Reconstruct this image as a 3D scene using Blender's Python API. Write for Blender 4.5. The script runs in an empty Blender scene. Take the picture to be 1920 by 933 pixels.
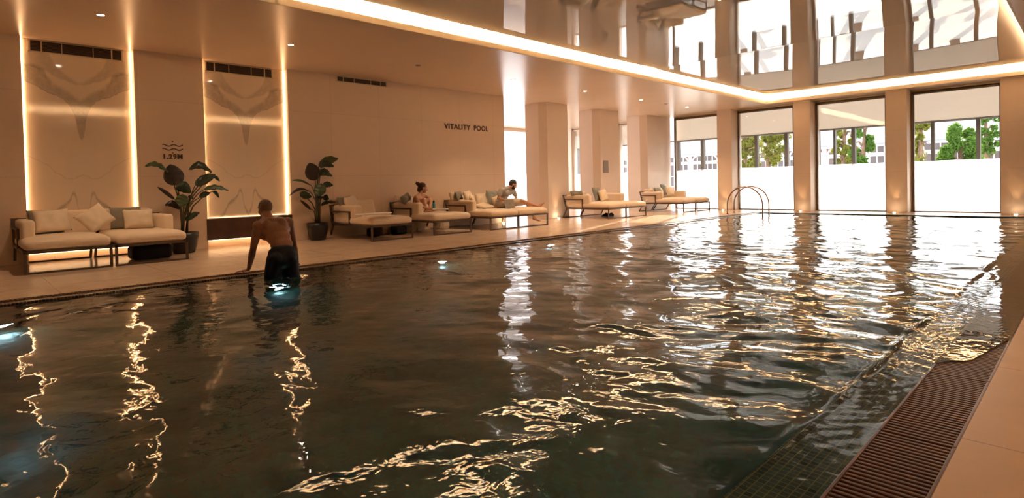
import bpy, bmesh, math, random
import numpy as np
from mathutils import Vector, Matrix, Euler, noise
random.seed(7); np.random.seed(7)
scene = bpy.context.scene
COL = scene.collection
PI = math.pi

# ------------------------------------------------------------------ camera
FPX, CX, CY, HC = 1077.0, 960.0, 368.6, 1.05
RM = Matrix(((0.6999985882, 0.0015864221, 0.7141424646),
             (0.7137824900, 0.0302703335, -0.6997129867),
             (-0.0227273708, 0.9995404895, 0.0200568304)))
CAMLOC = Vector((0, 0, HC))
cam_d = bpy.data.cameras.new('camera'); cam = bpy.data.objects.new('camera', cam_d); COL.objects.link(cam)
cam_d.sensor_width = 36; cam_d.lens = FPX / 1920 * 36
cam_d.shift_y = -(466.5 - CY) / 1920
cam_d.clip_end = 500
M4 = RM.to_4x4(); M4.translation = CAMLOC; cam.matrix_world = M4
scene.camera = cam
def ray(x, y): return RM @ Vector((x - CX, -(y - CY), -FPX))
def fl(x, y, z=0):
    d = ray(x, y); return CAMLOC + d * ((z - HC) / d.z)
def px(x, y, X):
    d = ray(x, y); return CAMLOC + d * (X / d.x)
def py(x, y, Y):
    d = ray(x, y); return CAMLOC + d * (Y / d.y)

# ------------------------------------------------------------------ world, sun, exposure
scene.view_settings.view_transform = 'Standard'
scene.view_settings.look = 'None'
scene.view_settings.gamma = 1.0
scene.view_settings.exposure = 1.85
scene.view_settings.use_curve_mapping = False
scene.cycles.sample_clamp_indirect = 8.0
scene.cycles.max_bounces = 12
SKY_STRENGTH = 1.1
world = bpy.data.worlds.new('world'); scene.world = world; world.use_nodes = True
wn = world.node_tree; wn.nodes.clear()
wo = wn.nodes.new('ShaderNodeOutputWorld'); wb = wn.nodes.new('ShaderNodeBackground')
wb.inputs['Color'].default_value = (0.97, 0.955, 1.0, 1); wb.inputs['Strength'].default_value = SKY_STRENGTH
wn.links.new(wb.outputs[0], wo.inputs[0])
sun_d = bpy.data.lights.new('sun', 'SUN'); sun = bpy.data.objects.new('sun', sun_d); COL.objects.link(sun)
sun_d.energy = 3.6; sun_d.color = (1.0, 0.82, 0.6); sun_d.angle = 0.012
SUNDIR = Vector((0.33, -0.94, -0.31)).normalized()
sun.rotation_euler = SUNDIR.to_track_quat('-Z', 'Y').to_euler(); sun.location = (-14, 40, 14)
LED = (1.0, 0.60, 0.30)
COVE_E, NICHE_E, DOWN_W = 40.0, 4.8, 29.0

# ------------------------------------------------------------------ helpers
def link(o, parent=None):
    COL.objects.link(o)
    if parent is not None:
        o.parent = parent
        o.matrix_parent_inverse = parent.matrix_basis.inverted()
    return o
def tag(o, label=None, cat=None, group=None, kind=None):
    if label: o['label'] = label
    if cat: o['category'] = cat
    if group: o['group'] = group
    if kind: o['kind'] = kind
    return o
def empty(name, loc, label, cat, group=None):
    o = bpy.data.objects.new(name, None); o.empty_display_size = .1; COL.objects.link(o)
    o.location = loc; return tag(o, label, cat, group)
def mobj(name, bm, m, parent=None, smooth=False):
    bmesh.ops.recalc_face_normals(bm, faces=bm.faces[:])
    me = bpy.data.meshes.new(name); bm.to_mesh(me); bm.free()
    if smooth:
        for p in me.polygons: p.use_smooth = True
    ms = m if isinstance(m, (list, tuple)) else [m]
    for k in ms: me.materials.append(k)
    return link(bpy.data.objects.new(name, me), parent)
def box(bm, x0, x1, y0, y1, z0, z1, r=0, seg=2, mi=0):
    g = bmesh.ops.create_cube(bm, size=1)['verts']
    for v in g:
        v.co = Vector(((x0 + x1) / 2 + v.co.x * (x1 - x0), (y0 + y1) / 2 + v.co.y * (y1 - y0), (z0 + z1) / 2 + v.co.z * (z1 - z0)))
    fs = set(f for v in g for f in v.link_faces)
    for f in fs: f.material_index = mi
    if r > 0:
        es = list(set(e for v in g for e in v.link_edges))
        bmesh.ops.bevel(bm, geom=es, offset=r, segments=seg, affect='EDGES', profile=.5)
def tube(bm, pts, r, n=8, closed=False, flat=None):
    # round bar along points; flat=(w,h) gives rectangular section
    pts = [Vector(p) for p in pts]; rings = []
    up = Vector((0, 0, 1)); N = len(pts)
    prev = None
    for i, p in enumerate(pts):
        a = pts[i - 1] if i > 0 else (pts[-1] if closed else p)
        b = pts[(i + 1) % N] if (i < N - 1 or closed) else p
        t = (b - a)
        t = t.normalized() if t.length > 1e-9 else Vector((0, 0, 1))
        if prev is None:
            u = t.cross(Vector((0.123, 1, .05)) if abs(t.y) < .9 else Vector((1, 0, 0))).normalized()
        else:
            u = (prev - t * prev.dot(t))
            u = u.normalized() if u.length > 1e-6 else t.orthogonal().normalized()
        prev = u; v = t.cross(u)
        rr = r[i] if isinstance(r, (list, tuple)) else r
        ring = [bm.verts.new(p + (u * math.cos(2 * PI * k / n) + v * math.sin(2 * PI * k / n)) * rr) for k in range(n)]
        rings.append(ring)
    for i in range(N - 1 if not closed else N):
        A, B = rings[i], rings[(i + 1) % N]
        for k in range(n):
            bm.faces.new((A[k], A[(k + 1) % n], B[(k + 1) % n], B[k]))
    if not closed:
        bm.faces.new(rings[0]); bm.faces.new(list(reversed(rings[-1])))
def lathe(bm, prof, c, n=32, cap=True, ns=1.0):
    rings = []
    for (r, z) in prof:
        rings.append([bm.verts.new((c[0] + r * math.cos(2 * PI * k / n), c[1] + r * math.sin(2 * PI * k / n), c[2] + z)) for k in range(n)])
    for A, B in zip(rings, rings[1:]):
        for k in range(n): bm.faces.new((A[k], A[(k + 1) % n], B[(k + 1) % n], B[k]))
    if cap: bm.faces.new(rings[0]); bm.faces.new(rings[-1])
# ------------------------------------------------------------------ materials
def newmat(name):
    m = bpy.data.materials.new(name); m.use_nodes = True
    nt = m.node_tree; b = nt.nodes['Principled BSDF']; return m, nt, b
def pmat(name, col, rough=.5, metal=0, spec=.5, noise_s=0, noise_a=.1, bump=0, bump_s=50, coat=0, sheen=0, emis=None, es=0):
    m, nt, b = newmat(name)
    b.inputs['Base Color'].default_value = (*col, 1); b.inputs['Roughness'].default_value = rough
    b.inputs['Metallic'].default_value = metal; b.inputs['Specular IOR Level'].default_value = spec
    b.inputs['Coat Weight'].default_value = coat; b.inputs['Sheen Weight'].default_value = sheen
    tc = nt.nodes.new('ShaderNodeTexCoord')
    if noise_s:
        n = nt.nodes.new('ShaderNodeTexNoise'); n.inputs['Scale'].default_value = noise_s; n.inputs['Detail'].default_value = 5
        nt.links.new(tc.outputs['Object'], n.inputs['Vector'])
        r = nt.nodes.new('ShaderNodeMapRange'); r.inputs[1].default_value = .3; r.inputs[2].default_value = .7
        r.inputs[3].default_value = 1 - noise_a; r.inputs[4].default_value = 1 + noise_a
        nt.links.new(n.outputs['Fac'], r.inputs[0])
        x = nt.nodes.new('ShaderNodeVectorMath'); x.operation = 'SCALE'; x.inputs[0].default_value = col
        nt.links.new(r.outputs[0], x.inputs['Scale']); nt.links.new(x.outputs[0], b.inputs['Base Color'])
    if bump:
        n = nt.nodes.new('ShaderNodeTexNoise'); n.inputs['Scale'].default_value = bump_s; n.inputs['Detail'].default_value = 4
        nt.links.new(tc.outputs['Object'], n.inputs['Vector'])
        bp = nt.nodes.new('ShaderNodeBump'); bp.inputs['Strength'].default_value = bump; bp.inputs['Distance'].default_value = .01
        nt.links.new(n.outputs['Fac'], bp.inputs['Height']); nt.links.new(bp.outputs[0], b.inputs['Normal'])
    if emis: b.inputs['Emission Color'].default_value = (*emis, 1); b.inputs['Emission Strength'].default_value = es
    return m
def emat(name, col, s): return pmat(name, (.8, .8, .8), emis=col, es=s)

def tilemat(name, col, rough, sx, sy, joint, jcol, axes='XY', noise_a=.12, veins=0, var=.06, spec=.5, off=(0, 0), bump=.15):
    """procedural tiles, size sx by sy metres, in object (=world) coordinates"""
    m, nt, b = newmat(name); L = nt.links.new; N = nt.nodes.new
    tc = N('ShaderNodeTexCoord'); sp = N('ShaderNodeSeparateXYZ'); L(tc.outputs['Object'], sp.inputs[0])
    def math_(op, a, bb=None, c=None):
        n = N('ShaderNodeMath'); n.operation = op
        for i, v in enumerate((a, bb, c)):
            if v is None: continue
            if isinstance(v, (int, float)): n.inputs[i].default_value = v
            else: L(v, n.inputs[i])
        return n.outputs[0]
    def edge(axis, s, o):
        q = math_('DIVIDE', math_('ADD', sp.outputs[axis], o), s)
        f = math_('FRACT', q)
        d = math_('MULTIPLY', math_('MINIMUM', f, math_('SUBTRACT', 1.0, f)), s)
        return math_('LESS_THAN', d, joint / 2), math_('FLOOR', q)
    e1, c1 = edge(axes[0], sx, off[0]); e2, c2 = edge(axes[1], sy, off[1])
    e = math_('MAXIMUM', e1, e2)
    cb = N('ShaderNodeCombineXYZ'); L(c1, cb.inputs[0]); L(c2, cb.inputs[1])
    wnz = N('ShaderNodeTexWhiteNoise'); L(cb.outputs[0], wnz.inputs['Vector'])
    n = N('ShaderNodeTexNoise'); n.inputs['Scale'].default_value = 3.0; n.inputs['Detail'].default_value = 8; n.inputs['Roughness'].default_value = .6
    L(tc.outputs['Object'], n.inputs['Vector'])
    v = math_('ADD', math_('MULTIPLY', math_('SUBTRACT', n.outputs['Fac'], .5), noise_a * 4), 1.0)
    v = math_('ADD', v, math_('MULTIPLY', math_('SUBTRACT', wnz.outputs['Value'], .5), var * 2))
    if veins:
        vn = N('ShaderNodeTexNoise'); vn.inputs['Scale'].default_value = 1.1; vn.inputs['Detail'].default_value = 6; vn.inputs['Distortion'].default_value = .8
        mp = N('ShaderNodeMapping'); mp.inputs['Scale'].default_value = (3.0, .8, 1); L(tc.outputs['Object'], mp.inputs[0]); L(mp.outputs[0], vn.inputs['Vector'])
        dd = math_('ABSOLUTE', math_('SUBTRACT', vn.outputs['Fac'], .52))
        k = N('ShaderNodeMapRange'); k.inputs[1].default_value = 0; k.inputs[2].default_value = .03; k.inputs[3].default_value = 1 - veins; k.inputs[4].default_value = 1
        L(dd, k.inputs[0]); v = math_('MULTIPLY', v, k.outputs[0])
    sc = N('ShaderNodeVectorMath'); sc.operation = 'SCALE'; sc.inputs[0].default_value = col; L(v, sc.inputs['Scale'])
    mx = N('ShaderNodeMix'); mx.data_type = 'RGBA'; L(e, mx.inputs['Factor']); L(sc.outputs[0], mx.inputs['A']); mx.inputs['B'].default_value = (*jcol, 1)
    L(mx.outputs['Result'], b.inputs['Base Color'])
    b.inputs['Roughness'].default_value = rough; b.inputs['Specular IOR Level'].default_value = spec
    bn = N('ShaderNodeTexNoise'); bn.inputs['Scale'].default_value = 60; L(tc.outputs['Object'], bn.inputs['Vector'])
    h = math_('SUBTRACT', math_('MULTIPLY', bn.outputs['Fac'], .15), e)
    bp = N('ShaderNodeBump'); bp.inputs['Strength'].default_value = bump; bp.inputs['Distance'].default_value = .003
    L(h, bp.inputs['Height']); L(bp.outputs[0], b.inputs['Normal'])
    return m

M_wall = tilemat('wall_plaster_panels', (.75, .57, .42), .48, 1.2, 1.35, .004, (.48, .38, .29), axes='YZ', noise_a=.015, var=.012, bump=.08)
M_wallx = tilemat('wall_panels_far', (.70, .53, .385), .5, 50, 1.2, .004, (.46, .34, .24), axes='XZ', noise_a=.015, var=.012, bump=.08)
M_column = pmat('column_render', (.77, .63, .52), .5, noise_s=2, noise_a=.02)
M_soffit = pmat('soffit_satin_paint', (.74, .57, .42), .27, spec=.6, noise_s=1.5, noise_a=.02)
M_film = pmat('stretch_ceiling_gloss', (.56, .47, .39), .012, spec=.9)
M_lip = pmat('ceiling_lip', (.62, .50, .34), .5)
M_deck = tilemat('deck_stone', (.72, .53, .385), .22, 1.2, 1.2, .006, (.30, .22, .15), axes='XY', noise_a=.07, veins=.16, var=.03, off=(.11, .37))
M_paver = tilemat('right_deck_stone', (.60, .355, .18), .40, 1.2, 1.2, .006, (.24, .15, .09), axes='XY', noise_a=.08, var=.03, off=(.385, -.46 + .0), bump=.4)
M_poolfloor = tilemat('pool_mosaic', (.018, .062, .048), .3, .06, .06, .008, (.055, .045, .025), axes='XY', noise_a=.1, var=.35)
M_poolwall = tilemat('pool_wall_mosaic', (.018, .058, .046), .3, .06, .06, .008, (.09, .08, .05), axes='YZ', noise_a=.1, var=.35)
M_poolwallx = tilemat('pool_end_mosaic', (.018, .058, .046), .3, .06, .06, .008, (.09, .08, .05), axes='XZ', noise_a=.1, var=.35)
M_ledge = tilemat('ledge_mosaic', (.085, .065, .05), .25, .03, .03, .004, (.36, .20, .08), axes='XY', noise_a=.1, var=.5, off=(0, .01))
M_grate = pmat('brown_grate_plastic', (.12, .040, .012), .34, spec=.35, noise_s=9, noise_a=.15)
M_dark = pmat('dark_void', (.012, .008, .006), .7)
M_bronze = pmat('bronze_frame', (.11, .065, .042), .42, metal=.2)
M_framed = pmat('window_bronze', (.20, .14, .10), .45)
M_frame_dk = pmat('outer_window_frame', (.10, .085, .075), .45)
M_fabric = pmat('cream_outdoor_fabric', (.80, .63, .46), .85, sheen=.2, noise_s=25, noise_a=.03, bump=.25, bump_s=260)
M_fabric2 = pmat('beige_pillow_linen', (.80, .65, .48), .9, sheen=.2, noise_s=12, noise_a=.04, bump=.3, bump_s=220)
M_green = pmat('sage_grey_fabric', (.27, .24, .18), .9, sheen=.2, noise_s=15, noise_a=.05, bump=.3, bump_s=220)
M_blue = pmat('grey_blue_fabric', (.27, .27, .235), .9, sheen=.2, noise_s=15, noise_a=.05, bump=.3, bump_s=220)
M_pattern = None
M_towel = pmat('white_terry_towel', (.82, .72, .62), .95, sheen=.4, bump=.7, bump_s=150)
M_wood = pmat('dark_walnut', (.060, .022, .010), .35, noise_s=6, noise_a=.25)
M_pot = pmat('black_planter', (.010, .009, .009), .35)
M_soil = pmat('soil', (.03, .02, .012), .95, noise_s=40, noise_a=.4)
M_leaf = pmat('leaf_dark_green', (.013, .026, .008), .32, noise_s=9, noise_a=.25)
M_leaf2 = pmat('leaf_light_green', (.050, .075, .022), .38, noise_s=9, noise_a=.2)
M_leaf3 = pmat('leaf_brownish', (.020, .010, .007), .35, noise_s=9, noise_a=.25)
M_stem = pmat('leaf_stalk', (.075, .060, .025), .45)
M_black = pmat('black_cloth', (.008, .008, .009), .8)
M_brown = pmat('brown_bag_leather', (.10, .055, .03), .6)
M_steel = pmat('brushed_bronze_steel', (.42, .27, .19), .22, metal=1)
M_white_emit = emat('downlight_glow', (1, .86, .68), 30)
M_upl = emat('uplight_glow', (1, .82, .58), 25)
M_ledm = emat('warm_led_strip', LED, NICHE_E)
M_covem = emat('cove_led_strip', (1.0, .80, .55), COVE_E)
M_poollight = emat('pool_light_lens', (.60, .82, 1.0), 22)
M_text = pmat('engraved_brown_letters', (.10, .045, .016), .6)
M_blind = None

# marble with book-matched veins: two mirrored V bands, one heart band and two peaks low down
def marble(name, yc, hw):
    m, nt, b = newmat(name); L = nt.links.new; N = nt.nodes.new
    tc = N('ShaderNodeTexCoord'); sp = N('ShaderNodeSeparateXYZ')
    def mt(op, a, bb=None, c=None):
        n = N('ShaderNodeMath'); n.operation = op
        for i, v in enumerate((a, bb, c)):
            if v is None: continue
            if isinstance(v, (int, float)): n.inputs[i].default_value = v
            else: L(v, n.inputs[i])
        return n.outputs[0]
    L(tc.outputs['Object'], sp.inputs[0])
    u = mt('DIVIDE', mt('ABSOLUTE', mt('SUBTRACT', sp.outputs['Y'], yc)), hw)
    cb = N('ShaderNodeCombineXYZ'); L(u, cb.inputs[0]); L(sp.outputs['Z'], cb.inputs[1])
    n1 = N('ShaderNodeTexNoise'); n1.inputs['Scale'].default_value = 3.2; n1.inputs['Detail'].default_value = 9; n1.inputs['Roughness'].default_value = .62; L(cb.outputs[0], n1.inputs['Vector'])
    n2 = N('ShaderNodeTexNoise'); n2.inputs['Scale'].default_value = 9; n2.inputs['Detail'].default_value = 8; n2.inputs['Roughness'].default_value = .7; L(cb.outputs[0], n2.inputs['Vector'])
    z = mt('ADD', sp.outputs['Z'], mt('MULTIPLY', mt('SUBTRACT', n1.outputs['Fac'], .5), .22))
    def curve(pts, lo, hi):
        fc = N('ShaderNodeFloatCurve'); c = fc.mapping.curves[0]
        fc.mapping.use_clip = False
        P = [(a, (zz - lo) / (hi - lo)) for a, zz in pts]
        while len(c.points) < len(P): c.points.new(.5, .5)
        for i, (a, bb) in enumerate(P): c.points[i].location = (a, bb)
        fc.mapping.update(); L(u, fc.inputs['Value'])
        return mt('ADD', mt('MULTIPLY', fc.outputs[0], hi - lo), lo)
    def band(top, bot, soft, amt):
        a = N('ShaderNodeMapRange'); L(mt('SUBTRACT', top, z), a.inputs[0]); a.inputs[1].default_value = -soft * .3; a.inputs[2].default_value = soft
        c = N('ShaderNodeMapRange'); L(mt('SUBTRACT', z, bot), c.inputs[0]); c.inputs[1].default_value = -soft * .15; c.inputs[2].default_value = soft * .5
        return mt('MULTIPLY', mt('MULTIPLY', a.outputs[0], c.outputs[0]), amt)
    def line(cv, w, amt):
        k = N('ShaderNodeMapRange'); L(mt('ABSOLUTE', mt('SUBTRACT', z, cv)), k.inputs[0]); k.inputs[1].default_value = 0; k.inputs[2].default_value = w; k.inputs[3].default_value = 1; k.inputs[4].default_value = 0
        return mt('MULTIPLY', k.outputs[0], amt)
    lower = curve([(0, 1.98), (.04, 2.05), (.12, 2.42), (.25, 2.60), (.5, 2.72), (.75, 2.82), (1, 2.93)], 1.8, 3.6)
    vtop = curve([(0, 2.62), (.15, 2.72), (.35, 2.84), (.55, 2.97), (.62, 3.1), (1, 3.15)], 1.8, 3.6)
    hb = curve([(0, 2.89), (.2, 2.90), (.45, 2.98), (.6, 3.05), (.8, 3.1), (1, 3.1)], 1.8, 3.6)
    ht = curve([(0, 2.95), (.15, 3.0), (.4, 3.18), (.6, 3.45), (.8, 3.6), (1, 3.6)], 1.8, 3.6)
    pk = curve([(0, .60), (.08, .72), (.17, 1.07), (.25, .95), (.45, .82), (.6, .60), (1, .55)], 0, 2)
    arc = curve([(0, 1.38), (.2, 1.32), (.45, 1.42), (.7, 1.6), (1, 1.68)], 0, 2)
    mod = N('ShaderNodeMapRange'); L(n2.outputs['Fac'], mod.inputs[0]); mod.inputs[1].default_value = .3; mod.inputs[2].default_value = .7; mod.inputs[3].default_value = .45; mod.inputs[4].default_value = 1.1
    s = mt('ADD', band(vtop, lower, .06, .52), band(ht, hb, .05, .34))
    s = mt('MULTIPLY', s, mod.outputs[0])
    s = mt('ADD', s, line(lower, .02, .45))
    s = mt('ADD', s, mt('MULTIPLY', line(pk, .06, .6), mod.outputs[0]))
    s = mt('ADD', s, line(arc, .014, .25))
    s = mt('MINIMUM', s, .75)
    mx = N('ShaderNodeMix'); mx.data_type = 'RGBA'; L(s, mx.inputs['Factor'])
    mx.inputs['A'].default_value = (.80, .67, .52, 1); mx.inputs['B'].default_value = (.20, .15, .11, 1)
    L(mx.outputs['Result'], b.inputs['Base Color']); b.inputs['Roughness'].default_value = .06; b.inputs['Specular IOR Level'].default_value = .55
    return m

def glassmat(name, tint=(.97, .98, .97), ior=1.45):
    m, nt, b = newmat(name); nt.nodes.remove(b); L = nt.links.new; N = nt.nodes.new
    o = nt.nodes['Material Output']; fr = N('ShaderNodeFresnel'); fr.inputs['IOR'].default_value = ior
    t = N('ShaderNodeBsdfTransparent'); t.inputs[0].default_value = (*tint, 1)
    g = N('ShaderNodeBsdfGlossy'); g.inputs['Roughness'].default_value = .0; mx = N('ShaderNodeMixShader')
    L(fr.outputs[0], mx.inputs[0]); L(t.outputs[0], mx.inputs[1]); L(g.outputs[0], mx.inputs[2]); L(mx.outputs[0], o.inputs[0])
    return m
M_glass = glassmat('clear_glass')
def transl(name, col, tr, frac=.8):
    m, nt, b = newmat(name); nt.nodes.remove(b); L = nt.links.new; N = nt.nodes.new
    o = nt.nodes['Material Output']; d = N('ShaderNodeBsdfDiffuse'); d.inputs[0].default_value = (*col, 1)
    t = N('ShaderNodeBsdfTranslucent'); t.inputs[0].default_value = (*tr, 1); mx = N('ShaderNodeMixShader'); mx.inputs[0].default_value = frac
    L(d.outputs[0], mx.inputs[1]); L(t.outputs[0], mx.inputs[2]); L(mx.outputs[0], o.inputs[0]); return m
M_frost = transl('frosted_film', (.85, .87, .9), (.95, .97, 1.0), .92)
M_blind = transl('blind_fabric', (.80, .74, .66), (.58, .55, .53), .52)

# ------------------------------------------------------------------ room constants
XW, XP0, XL0, XL1, XG1 = -11.71, -7.60, -0.89, -0.65, -0.385
YB, YPE, YF, ZS, ZC = -3.5, 18.62, 20.2, 3.55, 3.76
XWW, YWE, XR = -17.9, 11.22, 2.6
WZ = -0.03
def struct(name, bm, m, parent=None, smooth=False):
    o = mobj(name, bm, m, parent, smooth)
    if parent is None: o['kind'] = 'structure'
    return o
# floor (deck) as one slab set round the pool
bm = bmesh.new()
box(bm, XWW - .3, -7.80, YB, YF + .6, -.2, 0)
box(bm, -7.80, XG1 + .001, YPE + .02, YF + .6, -.2, 0)
struct('floor', bm, M_deck)
bm = bmesh.new(); box(bm, XG1 + .001, XR, YB, YF + .6, -.2, 0); struct('floor', bm, M_paver)
# pool basin
bm = bmesh.new(); box(bm, XP0, XL0 - .02, YB, YPE, -1.40, -1.32); struct('pool_basin_floor', bm, M_poolfloor)
bm = bmesh.new(); box(bm, XP0 - .1, XP0, YB, YPE, -1.4, -.045); box(bm, XL0 - .02, XL0 + .02, YB, YPE, -1.4, -.055)
struct('pool_basin_wall', bm, M_poolwall)
bm = bmesh.new(); box(bm, XP0, XL0, YPE - .02, YPE + .02, -1.4, -.01); struct('pool_basin_wall', bm, M_poolwallx)
bm = bmesh.new()
box(bm, XL0 - .02, XL1, YB, YPE, -.12, -.050, .004)
box(bm, -7.74, XP0 + .005, YB, YPE, -.10, -.014, .004)
struct('pool_coping', bm, M_ledge)
# channel bottoms under the gratings
bm = bmesh.new(); box(bm, XL1, XG1 + .001, YB, YPE, -.2, -.12); box(bm, -7.80, -7.74, YB, YPE, -.2, -.06); struct('drain_channel', bm, M_dark)

# walls
NI = [(.86, 2.36), (3.455, 5.06)]
bm = bmesh.new()
ys = [YB, NI[0][0], NI[0][1], NI[1][0], NI[1][1], YWE]
for a, b_ in ((0, 1), (2, 3), (4, 5)): box(bm, XW - .3, XW, ys[a], ys[b_], 0, ZS)
for a, b_ in NI: box(bm, XW - .3, XW - .169, a, b_, 0, ZS)
box(bm, XWW, XW - .3, YWE - .3, YWE, 0, ZS)
struct('wall_left', bm, M_wall)
bm = bmesh.new()
box(bm, XWW - .3, XWW, YWE - .3, 11.6, 0, ZS); box(bm, XWW - .3, XWW, 19.8, YF + .3, 0, ZS); box(bm, XWW - .3, XWW, 11.6, 19.8, 3.40, ZS)
struct('wall_west', bm, M_column)
bm = bmesh.new(); box(bm, XR, XR + .2, YB, YF + .5, 0, 4); struct('wall_right', bm, M_wall)
bm = bmesh.new(); box(bm, XW - .3, XR + .2, YB - .2, YB, -1.4, 4); struct('wall_back', bm, M_wallx)
# far wall: piers between windows, parapet above
FRONT = 19.7
OPEN = [(-16.62, -14.85), (-14.13, -12.3), (-11.53, -9.76), (-9.02, -7.12), (-6.42, -4.475), (-3.81, -1.83)]
bm = bmesh.new()
for i, (a, b_) in enumerate(((py(1345.2, 300, FRONT).x, py(1372.3, 300, FRONT).x), (py(1488.5, 300, FRONT).x, py(1519.3, 300, FRONT).x), (py(1661, 300, FRONT).x, py(1701, 300, FRONT).x))):
    box(bm, a, b_, FRONT, YF + .05, 0, ZS)
box(bm, py(1876, 300, FRONT).x, XR, FRONT, YF + .3, 0, ZS)
struct('wall_far', bm, M_wallx)
bm = bmesh.new()
box(bm, XWW, OPEN[0][0], YF - .1, YF + .3, 0, ZS); box(bm, OPEN[0][1], OPEN[1][0], YF - .1, YF + .3, 0, ZS)
for a, b_ in zip(OPEN, OPEN[1:]): 
    if a[0] > -12.5: box(bm, a[1], b_[0], YF + .05, YF + .3, 0, ZS)
struct('wall_far', bm, M_column)
bm = bmesh.new()
for a, b_ in OPEN: box(bm, a - .01, b_ + .01, YF, YF + .3, 3.47, 4.0)
struct('trim_1', bm, M_lip)
# free-standing columns along the lounge bay
def column(y0, y1, back=-12.55, ch=.10):
    bm = bmesh.new(); pr = [(XW - .02, y0 + ch), (XW - .02, y1), (back, y1), (back, y0), (XW - .02 - ch * 2.6, y0)]
    lo = [bm.verts.new((x, y, 0)) for x, y in pr]; hi = [bm.verts.new((x, y, ZS)) for x, y in pr]
    n = len(pr)
    for k in range(n): bm.faces.new((lo[k], lo[(k + 1) % n], hi[(k + 1) % n], hi[k]))
    bm.faces.new(lo); bm.faces.new(hi); return struct('column', bm, M_column)
column(12.95, 14.02); column(15.62, 16.78); column(18.5, YF + .05)

# ceiling soffit (ring) with raised lip, cove and raised gloss ceiling
CXa, CXb, CYa, CYb = -7.70, -0.92, -2.2, 19.45
bm = bmesh.new()
box(bm, XWW - .3, CXa, YB, YF + .3, ZS, ZS + .04); box(bm, CXb, XR + .2, YB, YF + .3, ZS, ZS + .04)
box(bm, CXa, CXb, CYb, YF + .3, ZS, ZS + .04); box(bm, CXa, CXb, YB, CYa, ZS, ZS + .04)
struct('ceiling', bm, M_soffit)
bm = bmesh.new(); t = .03
box(bm, CXa - t, CXa + .002, CYa, CYb + t, ZS - .001, 3.65); box(bm, CXb - .002, CXb + t, CYa, CYb + t, ZS - .001, 3.65)
box(bm, CXa, CXb, CYb - .002, CYb + t, ZS - .001, 3.65); box(bm, CXa, CXb, CYa - t, CYa + .002, ZS - .001, 3.65)
struct('trim_2', bm, M_lip)
R_ = .26
bm = bmesh.new()
box(bm, CXa - R_ - .05, CXa - R_, CYa - R_, CYb + R_, ZS + .04, 3.9); box(bm, CXb + R_, CXb + R_ + .05, CYa - R_, CYb + R_, ZS + .04, 3.9)
box(bm, CXa - R_, CXb + R_, CYb + R_, CYb + R_ + .05, ZS + .04, 3.9); box(bm, CXa - R_, CXb + R_, CYa - R_ - .05, CYa - R_, ZS + .04, 3.9)
struct('trim_3', bm, pmat('cove_white', (.85, .74, .55), .6))
bm = bmesh.new(); box(bm, XWW - .4, XR + .3, YB - .3, YF + .3, 3.95, 4.05); struct('light_block_slab', bm, M_dark)  # unseen slab over all the ceilings, added to block light from above
def film(y0, y1, sag):
    bm = bmesh.new(); nx, ny = 60, 80; x0, x1 = CXa - R_, CXb + R_; g = []
    for j in range(ny + 1):
        row = []
        for i in range(nx + 1):
            u, v = i / nx * 2 - 1, j / ny * 2 - 1
            s = sag * (1 - abs(u) ** 2.5) * (1 - abs(v) ** 2.2)
            row.append(bm.verts.new((x0 + (x1 - x0) * i / nx, y0 + (y1 - y0) * j / ny, ZC - s)))
        g.append(row)
    for j in range(ny):
        for i in range(nx): bm.faces.new((g[j][i], g[j][i + 1], g[j + 1][i + 1], g[j + 1][i]))
    return struct('ceiling', bm, M_film, smooth=True)
film(12.2, CYb + R_, .045); film(4.9, 12.2, .045); film(CYa - R_, 4.9, .045)
# LED strips in the cove
def strip(x0, x1, y0, y1, z0, z1, label, m, group=None):
    bm = bmesh.new(); box(bm, x0, x1, y0, y1, z0, z1); o = mobj('led_strip', bm, m); return tag(o, label, 'light strip', group)
c = .12
strip(CXa - c - .04, CXa - c, CYa, CYb, ZS + .045, ZS + .065, 'warm light strip glowing in the ceiling cove along the lounge side', M_covem)
strip(CXb + c, CXb + c + .04, CYa, CYb, ZS + .045, ZS + .065, 'warm light strip glowing in the ceiling cove along the grating side', M_covem)
strip(CXa, CXb, CYb + c, CYb + c + .04, ZS + .045, ZS + .065, 'warm light strip glowing in the ceiling cove in front of the windows', M_covem)

# ------------------------------------------------------------------ windows
def winparts(n, x0, x1, mull, fm=None, frost=1.48):
    root = bpy.data.objects.new('window_%d' % n, None); COL.objects.link(root); root.location = ((x0 + x1) / 2, YF + .08, 0); root['kind'] = 'structure'
    bm = bmesh.new(); f = .045
    box(bm, x0 - .01, x0 + f, YF, YF + .1, 0, 3.5); box(bm, x1 - .02, x1 + .01, YF, YF + .1, 0, 3.5); box(bm, x0, x1, YF, YF + .1, 3.42, 3.5); box(bm, x0, x1, YF, YF + .1, .0, .03)
    mobj('window_frame', bm, fm or M_framed, root)
    bm = bmesh.new(); box(bm, x0 + f, x1 - .02, YF + .04, YF + .046, .03, 3.42); mobj('glass_pane', bm, M_glass, root)
    bm = bmesh.new(); box(bm, x0 - .2, x1 + .3, YF + .32, YF + .325, -.1, frost); mobj('frosted_panel', bm, M_frost, root)
    bm = bmesh.new()
    for xa, xb in mull: box(bm, xa, xb, YF + .36, YF + .50, 1.42, 2.64)
    box(bm, x0 - .4, x1 + .4, YF + .42, YF + .5, 2.60, 2.66)
    mobj('mullion', bm, M_frame_dk, root)
    return root
Ym = YF + .36
def mx_(a, b_): return (py(a, 250, Ym).x, py(b_, 250, Ym).x)
winparts(1, *OPEN[2], [mx_(1267.5, 1273), mx_(1313, 1319)])
winparts(2, *OPEN[3], [mx_(1414, 1420), mx_(1470, 1476.5)])
winparts(3, *OPEN[4], [mx_(1529, 1536), mx_(1562, 1566), mx_(1596, 1603)])
winparts(4, *OPEN[5], [mx_(1745, 1752), mx_(1830, 1838)])
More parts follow.
